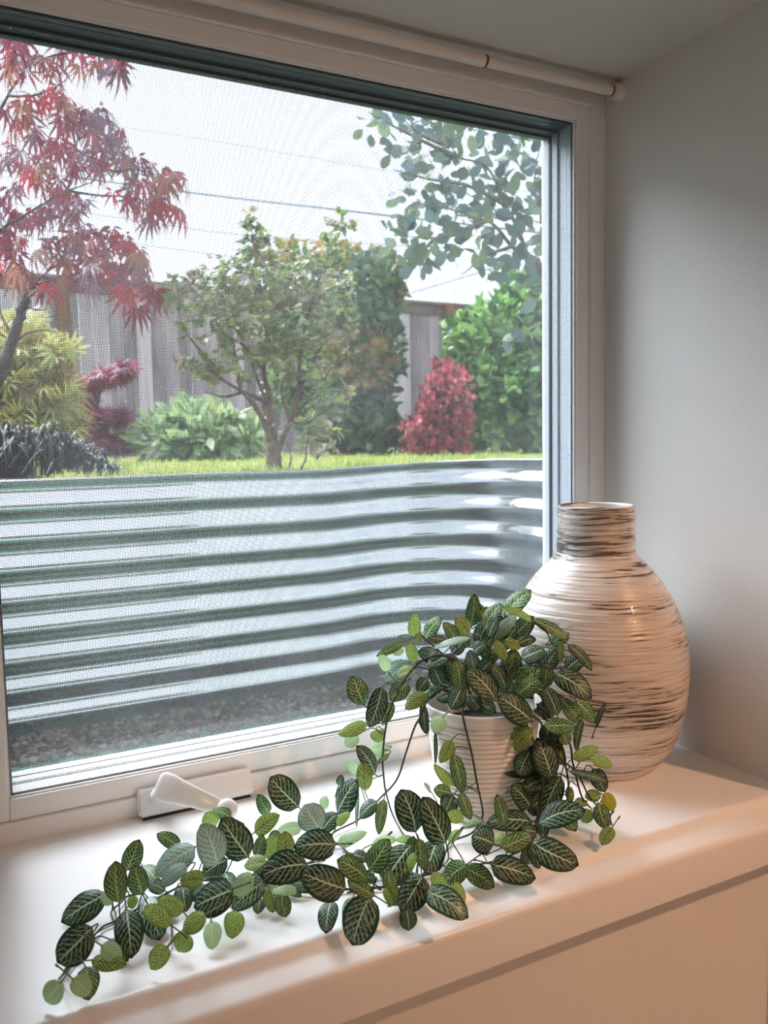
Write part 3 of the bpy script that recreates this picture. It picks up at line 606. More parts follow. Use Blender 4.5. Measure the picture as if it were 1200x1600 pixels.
for ent in (LEAVES.replace('\n', '|')+fill_leaves()).split('|'):
    f = ent.split()
    if len(f) < 8: continue
    bx, by, tx, ty, w = map(float, f[:5]); kind, zone, lay = f[5], f[6], float(f[7])
    if zone == 'S':
        hb = 0.009+0.0085*lay; dB = zdepth(bx, by, hb)
        dB = min(dB, 0.80)
    else:
        dB = D0-0.011*lay+(0.012 if lay < 0 else 0); dB = min(dB, zdepth(bx, by, 0.006+0.004*max(lay, 0)))
    B = at(bx, by, dB)
    rg = np.random.default_rng(leaf_i+5)
    Lpx = math.hypot(tx-bx, ty-by); tilt = rg.uniform(-0.25, 0.30)
    dT = dB-tilt*Lpx*dB/F-(0.002 if zone == 'P' else 0.0)
    gz = 0.0045 if onz(tx, ty, 0.0045)[1] > -0.279 else -0.006
    dT = min(dT, zdepth(tx, ty, gz+0.0012*lay))
    T = at(tx, ty, dT); wm = w*(dB+dT)/2/F*1.08
    V, Q, UV, ax, n = leaf_mesh(B, T, wm, kind, leaf_i)
    # keep the blade above the sill
    for k in range(len(V)):
        floor = 0.0012 if V[k][1] > -0.272 else (-0.013 if V[k][1] > -0.298 else -1)
        if V[k][2] < floor: V[k][2] = floor+0.0004
    # stalk: from the base of the blade to the nearest vine
    j = int(np.argmin(np.linalg.norm(VALL-B, axis=1)+0.0*0)); E_ = VALL[j]; dd = np.linalg.norm(E_-B)
    E2 = E_ if dd < 0.032 else B-ax*0.012-n*0.004
    c1 = B-ax*min(dd, 0.03)*0.45; S = np.array([B+ax*0.001, B, c1*0.75+E2*0.25, E2*0.7+c1*0.3, E2]); S = spline(S, 3); S[:, 2] = np.maximum(S[:, 2], np.where(S[:, 1] > -0.272, 0.001, -0.012))
    sv, sq = tube_np(S, 0.00055, 5)
    nV = len(V); Va = np.vstack([V, sv]); Qa = Q+[tuple(int(x)+nV for x in qq) for qq in sq]
    uva = np.vstack([np.array(UV), np.zeros((len(sv), 2))])
    me = mesh_np('leaf', Va-B, Qa, FM[kind], True, uv=uva); me.materials.append(M_stem if kind in 'DMS' else M_petG)
    for p in me.polygons[len(Q):]: p.material_index = 1
    o = link('leaf', me); o.parent = PL; o.location = Vector(B)-PL.location
    leaf_i += 1
print('leaves', leaf_i)

# ------------------------------------------------------------------ window well
GZ = 0.283                                         # garden ground
def well():
    pitch = 0.0672; amp = 0.0085; zb = -0.275; zr = 0.2965
    path = [(-2.0, 0.12), (-2.0, 0.55)]+[(-1.65-0.35*math.cos(t), 0.77+0.35*math.sin(t)) for t in np.linspace(0.1, 1.57, 8)]
    path += [(x, 1.12) for x in np.linspace(-1.55, 0.20, 24)]
    path += [(0.20+0.30*math.sin(t), 0.82+0.30*math.cos(t)) for t in np.linspace(0.1, 1.5707, 16)]+[(0.50, y) for y in (0.70, 0.55, 0.4, 0.25, 0.102)]
    P = np.array(path); s = np.concatenate([[0], np.cumsum(np.linalg.norm(np.diff(P, axis=0), axis=1))])
    q = np.linspace(0, s[-1], 240); X = np.interp(q, s, P[:, 0]); Y = np.interp(q, s, P[:, 1])
    T = np.stack([np.gradient(X), np.gradient(Y)], 1); T /= np.linalg.norm(T, axis=1)[:, None]; N = np.stack([T[:, 1], -T[:, 0]], 1)   # inward
    zs = list(np.arange(zb, zr-0.012, pitch/14))
    rows = [(z, amp*math.cos(2*math.pi*(z-0.2735)/pitch+math.pi)) for z in zs]
    # rolled top edge
    top = zr-0.008; rows += [(top, -0.002), (top+0.004, 0.001)]+[(top+0.005+0.004*math.sin(t), -0.004-0.0045*math.cos(t)+0.0085) for t in np.linspace(-1.2, 2.6, 7)]
    V = []
    dent = np.interp(np.linspace(0, 1, 240), np.linspace(0, 1, 30), rng.normal(0, 0.0022, 30))
    for i in range(240):
        rise = 0.018*np.clip((X[i]-0.1)/0.4, 0, 1) if X[i] > 0.1 else 0
        for z, o in rows:
            dz = dent[i]*0.6
            V.append((X[i]+N[i, 0]*(o+dent[i]), Y[i]+N[i, 1]*(o+dent[i]), z+rise+dz*0.5))
    m = len(rows); Q = np.array([(i*m+j, (i+1)*m+j, (i+1)*m+j+1, i*m+j+1) for i in range(239) for j in range(m-1)])
    o = link('window_well', mesh_np('window_well', V, Q, M_galv)); md = o.modifiers.new('thick', 'SOLIDIFY'); md.thickness = 0.0015; md.offset = 0
    tag(o, 'curved corrugated galvanised steel wall of the window well', 'window well', None, 'structure')
    return path
WPATH = well()
def icos():
    bm = bmesh.new(); bmesh.ops.create_icosphere(bm, subdivisions=1, radius=1); V = np.array([v.co[:] for v in bm.verts]); Fc = np.array([[v.index for v in f.verts] for f in bm.faces]); bm.free(); return V, Fc
def scatter(name, TV, TF, B, cols, mat, parent=None, smooth=True):
    """B: n x 3 x 4 matrices applied to one template; all joined into one mesh with a colour per copy"""
    n = len(B); k = len(TV)
    V = np.einsum('nij,kj->nki', B[:, :, :3], TV)+B[:, None, :, 3]
    Fc = TF[None]+(np.arange(n)*k)[:, None, None]
    me = mesh_np(name, V.reshape(-1, 3), Fc.reshape(-1, TF.shape[1]), mat, smooth, col=np.repeat(cols, k, 0))
    o = link(name, me)
    if parent is not None: rel(o, parent)
    return o
def pal(cols, n, jit=0.22):
    c = np.array(cols)[rng.integers(0, len(cols), n)]; return np.clip(c*rng.uniform(1-jit, 1+jit, (n, 1))*rng.uniform(0.93, 1.07, (n, 3)), 0, 1)
def m_attr(name, rough=0.95, spec=0.08):
    t = NT(name); a = t.n('ShaderNodeAttribute'); a.attribute_name = 'Col'; t.set(a.outputs['Color'], rough, 0, spec); return t.m
M_stone = m_attr('stones')
def m_ground(name, stops, sc, bump):
    t = NT(name); c = t.coord(); n = t.noise(c, sc, 5, 0.65); t.set(t.ramp(n, stops), 0.95, 0, 0.2); t.bump(t.noise(c, sc*4, 3), bump, 0.01); return t.m
M_moss = m_ground('mossy_soil', [(0.3, (0.04, 0.07, 0.045)), (0.55, (0.09, 0.17, 0.11)), (0.75, (0.18, 0.28, 0.19))], 22, 0.6)
M_soil = m_ground('garden_soil', [(0.3, (0.04, 0.03, 0.02)), (0.7, (0.13, 0.10, 0.07))], 14, 0.5)
M_lawn = m_ground('lawn_soil', [(0.3, (0.07, 0.11, 0.02)), (0.7, (0.22, 0.30, 0.06))], 9, 0.5)
bm = bmesh.new(); bbox(bm, (-2.0, 0.10, -0.32), (0.52, 1.13, -0.268))
tag(bm_obj('ground_well', bm, M_moss), 'mossy green floor of the window well', 'ground', None, 'structure')
IV, IF = icos()
n = 5200; x = rng.uniform(-1.1, 0.48, n); y = 1.11-0.17*rng.uniform(0, 1, n)**1.1
s = rng.uniform(0.004, 0.011, n); ang = rng.uniform(0, 6.28, n)
B = np.zeros((n, 3, 4)); B[:, 0, 0] = s*np.cos(ang); B[:, 0, 1] = -s*0.8*np.sin(ang); B[:, 1, 0] = s*np.sin(ang); B[:, 1, 1] = s*0.8*np.cos(ang); B[:, 2, 2] = s*0.7
B[:, 0, 3] = x; B[:, 1, 3] = y; B[:, 2, 3] = -0.268+s*0.4+0.006*rng.uniform(0, 1, n)
g = scatter('gravel', IV, IF, B, pal([(.055, .042, .030), (.09, .068, .045), (.13, .10, .07), (.035, .030, .024), (.20, .16, .12)], n), M_stone)
tag(g, 'brown gravel along the foot of the steel well', 'gravel', None, 'stuff')

# ------------------------------------------------------------------ garden ground and grass
def ground():
    # lawn sheet around the well: strips with the well cut out
    bm = bmesh.new()
    for a, b in (((-9, 1.137, GZ-0.1), (14, 16, GZ)), ((0.517, 0.1, GZ-0.1), (14, 1.137, GZ)), ((-9, 0.1, GZ-0.1), (-2.02, 1.137, GZ))): bbox(bm, a, b)
    return tag(bm_obj('ground', bm, M_lawn), 'level garden ground behind the steel well', 'ground', None, 'structure')
ground()
bm = bmesh.new(); bbox(bm, (-7, 5.2, GZ-0.02), (9, 8.4, GZ+0.004)); bbox(bm, (-3, 1.14, GZ-0.02), (-0.20, 2.6, GZ+0.004))
tag(bm_obj('ground_bed', bm, M_soil), 'dark planting beds under the shrubs and the maple', 'ground', None, 'structure')
def frames(A, N):
    """axes (n,3) and normals (n,3) to right-handed frames (columns side, axis, normal)"""
    A = A/np.linalg.norm(A, axis=1)[:, None]; N = N-A*np.sum(A*N, 1)[:, None]; N = N/(np.linalg.norm(N, axis=1)[:, None]+1e-9); S = np.cross(A, N); return S, A, N
def mats(P, A, N, ln, wd=None):
    S, A, N = frames(A, N); wd = ln if wd is None else wd; ln = np.broadcast_to(ln, (len(P),)); wd = np.broadcast_to(wd, (len(P),))
    B = np.zeros((len(P), 3, 4)); B[:, :, 0] = S*wd[:, None]; B[:, :, 1] = A*ln[:, None]; B[:, :, 2] = N*ln[:, None]; B[:, :, 3] = P; return B
BLV = np.array([(-.5, 0, 0), (.5, 0, 0), (.38, .45, .03), (-.38, .45, .03), (.05, 1, .22), (-.05, 1, .22)]); BLF = np.array([[0, 1, 2, 3], [3, 2, 4, 5]])
def grass(n, xr, yr, h, w, cols, name, label):
    y = yr[0]+(yr[1]-yr[0])*rng.uniform(0, 1, n)**1.8; x = rng.uniform(0, 1, n)
    x = xr[0]+(xr[1]-xr[0])*x+(y-1.2)*np.where(x > 0.5, 0.75*(x-0.5)*2, -0.05)
    P = np.stack([x, y, np.full(n, GZ-0.002)], 1); A = rng.normal(0, 0.38, (n, 3)); A[:, 2] = 1; N = rng.normal(0, 1, (n, 3)); N[:, 2] = 0.1
    hh = h*rng.uniform(0.5, 1.3, n)*(0.75+0.35*np.sin(x*23+3*np.sin(y*7))+0.2*np.sin(x*61)); B = mats(P, A, N, hh, w*rng.uniform(0.7, 1.3, n)*(1+0.25*(y-1.2)))
    tag(scatter(name, BLV, BLF, B, pal(cols, n, 0.3), M_blades), label, 'grass', None, 'stuff')
grass(30000, (-0.55, 0.75), (1.17, 6.5), 0.026, 0.0036, [(.46, .52, .12), (.36, .44, .10), (.55, .58, .20), (.22, .30, .07), (.50, .44, .20)], 'grass', 'short bright green grass along the rim of the well')

# ------------------------------------------------------------------ leaf templates (length 1 along y)
def tmpl_leaf(rows, fold=0.12, droop=0.1):
    V = []
    for t, w in rows:
        z = -droop*t*t
        V += [(-w, t, z+fold*w*2), (0, t, z), (w, t, z+fold*w*2)]
    Q = []
    for i in range(len(rows)-1):
        for j in range(2): Q.append((i*3+j, i*3+j+1, (i+1)*3+j+1, (i+1)*3+j))
    return np.array(V), np.array(Q)
T_OVAL = tmpl_leaf([(0, .02), (.22, .22), (.52, .30), (.82, .20), (1, .02)])
T_ROUND = tmpl_leaf([(0, .02), (.25, .24), (.55, .36), (.85, .26), (1, .03)], 0.08, 0.06)
T_LANCE = tmpl_leaf([(0, .02), (.35, .13), (.65, .14), (1, .01)], 0.15, 0.15)
T_TINY = (np.array([(0, 0, 0), (.3, .45, .05), (0, 1, -.05), (-.3, .45, .05)]), np.array([[0, 1, 2, 3]]))
def tmpl_maple(droop, spread, seed):
    rg = np.random.default_rng(seed); V = [(0, 0, 0)]; Q = []
    for a, L in ((0, 1.0), (26, .95), (-26, .95), (52, .78), (-52, .78), (82, .5), (-82, .5)):
        a = math.radians(a*spread+rg.normal(0, 4)); L *= rg.uniform(.88, 1.1); d = np.array([math.sin(a), math.cos(a), 0]); sdv = np.array([math.cos(a), -math.sin(a), 0]); i0 = len(V)
        for t, w in ((.12, .022), (.42, .068), (.70, .050), (1.0, .004)):
            c = d*L*t; z = -droop*t*t*L+0.05*rg.normal()*t; V += [tuple(c-sdv*w+np.array([0, 0, z])), tuple(c+np.array([0, 0, z+.02])), tuple(c+sdv*w+np.array([0, 0, z]))]
        for k in range(3):
            for j in range(2): Q.append((i0+k*3+j, i0+k*3+j+1, i0+(k+1)*3+j+1, i0+(k+1)*3+j))
    return np.array(V), np.array(Q)
T_MAPLE = [tmpl_maple(0.45, 1.0, 1), tmpl_maple(0.7, 0.75, 2), tmpl_maple(0.25, 1.1, 3)]
T_FERN = tmpl_maple(0.5, 1.15, 9)

def branch(name, pts, r0_, r1, mat, parent, k=7):
    P = spline(np.array(pts), 6); P = P+rng.normal(0, r0_*0.12, P.shape)*np.linspace(0, 1, len(P))[:, None]
    v, q = tube_np(P, np.linspace(r0_, r1, len(P)), k); o = link(name, mesh_np(name, v, q, mat)); rel(o, parent); return P
def leaf_parts(name, T, B, matlist, parent):
    """each leaf an object of its own, sharing mesh data per colour"""
    mm = [[mesh_np(name, t[0], t[1], m) for m in matlist] for t in (T if isinstance(T, list) else [T])]
    root = np.array(parent.location)
    for b in B:
        o = bpy.data.objects.new(name, mm[rng.integers(len(mm))][rng.integers(len(matlist))]); COL.objects.link(o); o.parent = parent
        M = np.eye(4); M[:3, :4] = b; M[:3, 3] -= root; o.matrix_local = Matrix(M.tolist())

# ------------------------------------------------------------------ red maple, left
mp = at(-45, 735, 2.45); mp[2] = GZ
MT = empty('red_maple', tuple(mp), label='red leaved maple with dark drooping branches at the left of the window', cat='tree', group=None)
def A_(l): return [at(x, y, d) for x, y, d in l]
tr = branch('trunk', [mp]+A_([(-30, 660, 2.45), (0, 585, 2.4), (15, 545, 2.4), (30, 500, 2.38), (36, 478, 2.36), (50, 447, 2.34)]), 0.022, 0.011, M_barkR, MT, 9)
MB_ = [
 [(50, 447, 2.34), (70, 428, 2.32), (90, 412, 2.3), (110, 392, 2.28), (150, 378, 2.26)], [(50, 447, 2.34), (80, 438, 2.34), (105, 428, 2.35), (140, 432, 2.35), (185, 440, 2.35)], [(50, 447, 2.34), (40, 425, 2.3), (15, 405, 2.28), (-10, 400, 2.25)],
 [(15, 545, 2.4), (40, 522, 2.38), (70, 516, 2.38), (90, 520, 2.38)], [(36, 478, 2.36), (55, 484, 2.36), (72, 486, 2.36)], [(0, 585, 2.4), (-30, 560, 2.4), (-40, 470, 2.4), (-30, 400, 2.3), (0, 360, 2.22), (40, 336, 2.2), (75, 314, 2.18), (105, 298, 2.17), (140, 286, 2.16), (178, 268, 2.15)],
 [(105, 298, 2.17), (115, 262, 2.18), (122, 215, 2.2), (135, 195, 2.2)], [(105, 298, 2.17), (150, 305, 2.17), (200, 308, 2.18), (240, 320, 2.18)], [(-40, 470, 2.4), (-30, 280, 2.3), (-5, 190, 2.25), (12, 150, 2.22), (40, 105, 2.2), (62, 78, 2.18)], [(12, 150, 2.22), (45, 150, 2.2), (80, 140, 2.2), (120, 110, 2.2)],
 [(40, 105, 2.2), (90, 85, 2.2), (140, 82, 2.2), (175, 95, 2.2)], [(178, 268, 2.15), (215, 265, 2.15), (250, 275, 2.15)], [(110, 392, 2.28), (150, 405, 2.3), (200, 415, 2.3)], [(185, 440, 2.35), (210, 460, 2.35), (245, 480, 2.36)], [(0, 585, 2.4), (20, 600, 2.4), (50, 610, 2.4)], [(25, 530, 2.4), (5, 500, 2.4), (-5, 460, 2.4)]]
for i, b in enumerate(MB_): branch('branch', A_(b), 0.0085 if i in (5, 8) else 0.0042, 0.0011, M_barkR, MT, 6)
MC = '''10 60 40 62 100 65 130 72 160 82 180 92 20 85 60 90 95 90 120 100 150 105 175 110 185 95 15 105 35 110 70 110 75 145 90 150 100 160 60 155 110 170 35 160 20 185 45 185 8 175 130 175 155 178 170 190 145 190 180 200 95 190 110 190 150 210 165 212 140 212 185 225 190 238
60 205 50 220 85 222 95 232 110 242 120 262 140 232 155 248 160 262 10 225 30 238 50 246 70 252 10 252 35 262 190 262 210 258 230 262 250 268 265 275 282 280 200 280 220 285 240 290 260 292 175 300 195 315 215 320 240 315 260 325 272 332 230 335 20 295 10 312 60 280 70 296 90 296 100 312 115 306 130 316 120 332 108 340
10 335 30 340 50 345 10 360 25 372 75 326 75 376 60 390 90 386 105 376 120 370 140 366 160 366 180 364 195 376 130 386 150 390 170 390 190 396 205 400 210 416 100 406 120 412 145 412 165 412 185 420 200 426 222 396 130 424 150 434 120 436 20 426 40 428 75 448 60 454 190 446 200 460 215 460 230 440 240 455 225 482 20 410 5 395 35 400'''
mc = np.array([float(v) for v in MC.split()]).reshape(-1, 2)
def maple_leaves():
    L = []
    for (x, y) in mc:
        for k in range(rng.integers(2, 4)):
            d = rng.uniform(2.08, 2.45)
            p = at(x+rng.normal(0, 7), y+rng.normal(0, 6)-6, d)
            az = rng.uniform(0, 6.28); a = np.array([0.55*math.cos(az), 0.55*math.sin(az), -0.75+rng.normal(0, 0.2)])
            n = np.array([0.7*math.cos(az), 0.7*math.sin(az), 0.6])+rng.normal(0, 0.25, 3)
            L.append((p, a, n, rng.uniform(0.055, 0.085)))
    return L
ml = maple_leaves(); P = np.array([l[0] for l in ml]); B = mats(P, np.array([l[1] for l in ml]), np.array([l[2] for l in ml]), np.array([l[3] for l in ml]))
order = np.argsort([depth(p) for p in P])
MAPC = [m_leafcol('maple_leaf_red', (0.40, 0.055, 0.065), trans=0.45), m_leafcol('maple_leaf_wine', (0.26, 0.06, 0.085), trans=0.38), m_leafcol('maple_leaf_purple', (0.26, 0.14, 0.185), trans=0.3, rough=0.3), m_leafcol('maple_leaf_bronze', (0.34, 0.15, 0.10), trans=0.4)]
leaf_parts('leaf', T_MAPLE, B[order[:295]], MAPC[:1]*2+MAPC[1:2]*4+MAPC[2:3]*4+MAPC[3:], MT)
MRC = [(.40, .055, .065), (.26, .06, .085), (.26, .06, .085), (.22, .095, .13), (.26, .15, .20), (.34, .15, .10)]
o = scatter('foliage', T_MAPLE[0][0], T_MAPLE[0][1], B[order[295:]], pal(MRC, len(B)-295, 0.3), M_foliage, MT); o['kind'] = 'stuff'
print('maple', len(B))

# ------------------------------------------------------------------ smoke tree overhanging at upper right
sp = at(1010, 720, 2.6); sp[2] = GZ
ST = empty('overhanging_tree', tuple(sp), label='grey green round leaved tree leaning in from the upper right of the window', cat='tree')
branch('trunk', [sp]+A_([(990, 640, 2.5), (945, 560, 2.35), (890, 500, 2.25), (862, 462, 2.2), (850, 430, 2.18), (825, 402, 2.15)]), 0.028, 0.012, M_barkS, ST, 9)
for b in ([(825, 402, 2.15), (800, 385, 2.13), (778, 358, 2.1), (760, 345, 2.1), (715, 330, 2.08), (660, 320, 2.05)], [(825, 402, 2.15), (810, 360, 2.15), (790, 320, 2.15), (760, 260, 2.15), (715, 245, 2.12), (703, 215, 2.1)], [(850, 430, 2.18), (850, 360, 2.2), (835, 290, 2.22), (845, 215, 2.22)],
          [(760, 345, 2.1), (720, 365, 2.08), (680, 372, 2.06), (640, 370, 2.05)], [(715, 245, 2.12), (670, 225, 2.1), (620, 200, 2.08), (575, 175, 2.06)], [(800, 385, 2.13), (760, 400, 2.1), (720, 430, 2.08)], [(790, 320, 2.15), (730, 290, 2.1), (670, 280, 2.08), (615, 265, 2.06)],
          [(890, 500, 2.25), (845, 505, 2.1), (815, 522, 2.0), (792, 530, 1.98)], [(862, 462, 2.2), (830, 448, 2.1), (800, 452, 2.05)], [(690, 225, 2.1), (650, 205, 2.08), (640, 180, 2.06)], [(680, 372, 2.06), (660, 395, 2.05), (655, 425, 2.05)]):
    branch('branch', A_(b), 0.006, 0.0011, M_barkS, ST, 6)
SP = np.array([(556, 200), (575, 158), (603, 160), (622, 182), (648, 170), (700, 178), (770, 195), (866, 215), (866, 452), (815, 446), (790, 436), (762, 425), (735, 398), (700, 402), (690, 432), (672, 398), (662, 434), (640, 424), (618, 398), (585, 378), (590, 352), (618, 335), (612, 310), (625, 292), (605, 262), (602, 238), (575, 222)], float)
def inpoly(p, poly):
    x, y = p; c = False; j = len(poly)-1
    for i in range(len(poly)):
        if (poly[i][1] > y) != (poly[j][1] > y) and x < (poly[j][0]-poly[i][0])*(y-poly[i][1])/(poly[j][1]-poly[i][1])+poly[i][0]: c = not c
        j = i
    return c
pts = []
while len(pts) < 292:
    p = (rng.uniform(550, 868), rng.uniform(152, 455))
    if inpoly(p, SP) and all((p[0]-q[0])**2+(p[1]-q[1])**2 > (9.5 if rng.uniform() < 0.8 else 3)**2 for q in pts): pts.append(p)
pts += [(790, 520), (797, 512), (805, 528), (785, 532), (795, 540), (818, 505), (812, 490)]
P = np.array([at(x, y, rng.uniform(2.0, 2.25) if y < 470 else 1.99) for x, y in pts]); n = len(P)
A = rng.normal(0, 0.7, (n, 3)); A[:, 2] -= 0.25; N = rng.normal(0, 0.55, (n, 3)); N[:, 1] -= 0.75; N[:, 2] += 0.35
SMK = [m_leafcol('smoke_leaf_grey', (0.17, 0.215, 0.18), trans=0.42), m_leafcol('smoke_leaf_green', (0.20, 0.25, 0.15), trans=0.42), m_leafcol('smoke_leaf_blue', (0.15, 0.205, 0.21), trans=0.36)]
leaf_parts('leaf', T_ROUND, mats(P, A, N, rng.uniform(0.034, 0.050, n)), SMK, ST)
pt2 = []
while len(pt2) < 330:
    p = (rng.uniform(580, 940), rng.uniform(152, 455))
    if (p[0] > 866 or inpoly(p, SP)) and rng.uniform() < min(1, (p[0]-560)/120): pt2.append(p)
P = np.array([at(x, y, rng.uniform(2.15, 2.5)) for x, y in pt2]); n = len(P); A = rng.normal(0, 0.7, (n, 3)); A[:, 2] -= 0.25; N = rng.normal(0, 0.55, (n, 3)); N[:, 1] -= 0.75; N[:, 2] += 0.35
o = scatter('foliage', T_ROUND[0], T_ROUND[1], mats(P, A, N, rng.uniform(0.032, 0.048, n)), pal([(.17, .215, .18), (.20, .25, .15), (.15, .205, .21)], n, .25), M_foliage, ST); o['kind'] = 'stuff'

# ------------------------------------------------------------------ shrubs
def crown_pts(blobs, n, depthspan=1.0, shell=0.55):
    """points inside ellipsoids given as photo centre, photo radii, depth and depth radius"""
    w = np.array([max(b[2]*b[3], 130) for b in blobs], float); w /= w.sum(); out = []; nor = []
    for i in rng.choice(len(blobs), n, p=w):
        x, y, rx, ry, d, rd = blobs[i]
        v = nrm(rng.normal(0, 1, 3)); r = shell+(1-shell)*rng.uniform(0, 1)**0.5 if rng.uniform() < 0.75 else rng.uniform(0, 1)**0.33
        p = at(x+rx*v[0]*r, y-ry*v[1]*r, d-rd*v[2]*r); out.append(p); nor.append(rt*v[0]+up*v[1]-fw*v[2])
    return np.array(out), np.array(nor)
def foliage(parent, blobs, n, T, size, cols, upb=0.5, outb=0.6, jit=0.5, droop=0.0, name='foliage', cj=0.3, mat=None):
    P, Nr = crown_pts(blobs, n)
    A = Nr*outb+rng.normal(0, jit, (n, 3)); A[:, 2] += -droop+0.15
    N = rng.normal(0, 0.45, (n, 3))+Nr*0.45; N[:, 2] += upb
    o = scatter(name, T[0], T[1], mats(P, A, N, size*rng.uniform(0.6, 1.25, n)), pal(cols, n, cj), mat or M_foliage, parent); o['kind'] = 'stuff'; return o
def shrub(name, label, px, py, d, cat='shrub', group=None):
    p = at(px, py, d); p[2] = GZ; return empty(name, tuple(p), label=label, cat=cat, group=group), p

# centre shrub with a short stout trunk
CS, cp = shrub('garden_shrub', 'small twisted shrub tree with a short brown trunk right behind the well rim', 428, 737, 2.26)
branch('trunk', [cp-np.array([0, 0, 0.01])]+A_([(428, 720, 2.26), (426, 695, 2.26), (422, 665, 2.26)]), 0.024, 0.016, M_barkG, CS, 10)
CB = [[(428, 715, 2.26), (420, 680, 2.25), (421, 650, 2.25), (415, 630, 2.24), (380, 612, 2.22), (350, 595, 2.2), (325, 575, 2.18), (300, 560, 2.17)], [(430, 715, 2.26), (440, 690, 2.26), (452, 660, 2.26), (466, 615, 2.27), (468, 570, 2.27), (480, 500, 2.27), (500, 430, 2.26), (520, 385, 2.25), (535, 360, 2.25)],
      [(420, 665, 2.26), (420, 620, 2.27), (412, 580, 2.28), (418, 540, 2.28), (410, 470, 2.28), (400, 400, 2.26), (392, 360, 2.25)], [(425, 690, 2.26), (410, 655, 2.24), (395, 630, 2.22), (375, 605, 2.2), (370, 560, 2.2), (360, 520, 2.2)], [(421, 640, 2.25), (405, 600, 2.3), (390, 560, 2.32), (360, 500, 2.34), (330, 450, 2.34)],
      [(440, 690, 2.26), (450, 655, 2.3), (440, 610, 2.32), (450, 540, 2.34), (440, 460, 2.34)], [(452, 660, 2.26), (475, 630, 2.25), (500, 600, 2.22), (530, 560, 2.2)], [(466, 615, 2.27), (490, 560, 2.28), (520, 520, 2.28), (545, 470, 2.3)], [(380, 612, 2.22), (350, 620, 2.2), (320, 612, 2.18)], [(325, 575, 2.18), (310, 545, 2.18), (290, 520, 2.18)],
      [(412, 580, 2.28), (380, 540, 2.25), (340, 520, 2.22)], [(452, 660, 2.26), (480, 660, 2.24), (510, 640, 2.22)]]
for i, b in enumerate(CB): branch('branch', A_(b), 0.0095 if i < 4 else 0.0055, 0.0014, M_barkG, CS, 7)
for b in ([(450, 735, 2.24), (455, 715, 2.24), (448, 690, 2.24)], [(470, 735, 2.24), (478, 715, 2.24), (480, 690, 2.24), (490, 670, 2.24)]): branch('shoot', A_(b), 0.003, 0.0012, M_barkG, CS, 6)
cb = [(300, 470, 42, 40, 2.2, .1), (345, 440, 60, 45, 2.22, .12), (400, 440, 60, 50, 2.24, .14), (455, 430, 60, 50, 2.26, .14), (500, 450, 55, 50, 2.28, .14), (330, 510, 60, 40, 2.2, .12), (395, 510, 65, 50, 2.24, .15), (460, 500, 60, 55, 2.26, .15), (515, 500, 40, 50, 2.28, .12), (300, 560, 30, 22, 2.17, .06),
      (330, 585, 35, 18, 2.18, .06), (375, 565, 45, 30, 2.22, .1), (430, 575, 45, 30, 2.26, .1), (490, 570, 50, 40, 2.24, .12), (515, 620, 35, 40, 2.22, .1), (490, 680, 50, 35, 2.3, .1), (395, 380, 18, 45, 2.26, .05), (538, 348, 24, 14, 2.25, .04), (520, 385, 10, 20, 2.25, .04), (270, 455, 22, 22, 2.2, .06)]
cb += [(395, 365, 15, 32, 2.26, .04), (538, 348, 22, 13, 2.25, .03), (520, 382, 9, 24, 2.25, .03), (390, 345, 12, 18, 2.26, .03)]
def rosettes(blobs, n, k, size):
    P, Nr = crown_pts(blobs, n); R = []
    for p, nr in zip(P, Nr):
        a0 = nrm(nr*0.5+np.array([0, 0, 0.75])+rng.normal(0, 0.35, 3))
        for i in range(k):
            t = rng.normal(0, 1, 3); t = nrm(t-a0*(t@a0)); a = nrm(t*0.95+a0*rng.uniform(0.0, 0.6)); R.append((p+rng.normal(0, 0.004, 3), a, nrm(a0*0.9-t*0.3+rng.normal(0, .15, 3)), size*rng.uniform(0.65, 1.2)))
    return R
R = rosettes(cb, 640, 6, 0.026); P = np.array([q[0] for q in R]); B = mats(P, np.array([q[1] for q in R]), np.array([q[2] for q in R]), np.array([q[3] for q in R]))
order = np.argsort([depth(p) for p in P])
CCOL = [(.30, .36, .11), (.20, .28, .09), (.40, .42, .16), (.15, .23, .10), (.36, .29, .21), (.42, .34, .28), (.40, .31, .27), (.23, .32, .18)]
CSM = [m_leafcol('shrub_leaf_green', (.26, .34, .10), trans=.38, rough=.32), m_leafcol('shrub_leaf_dark', (.14, .21, .09), trans=.34, rough=.3), m_leafcol('shrub_leaf_lime', (.44, .47, .15), trans=.4), m_leafcol('shrub_leaf_bronze', (.40, .31, .24), trans=.35)]
leaf_parts('leaf', T_OVAL, B[order[:285]], CSM[:1]*2+CSM[1:2]*2+CSM[2:3]+CSM[3:]*2, CS)
o = scatter('foliage', T_OVAL[0], T_OVAL[1], B[order[285:]], pal(CCOL, len(B)-285, 0.3), M_foliage, CS); o['kind'] = 'stuff'

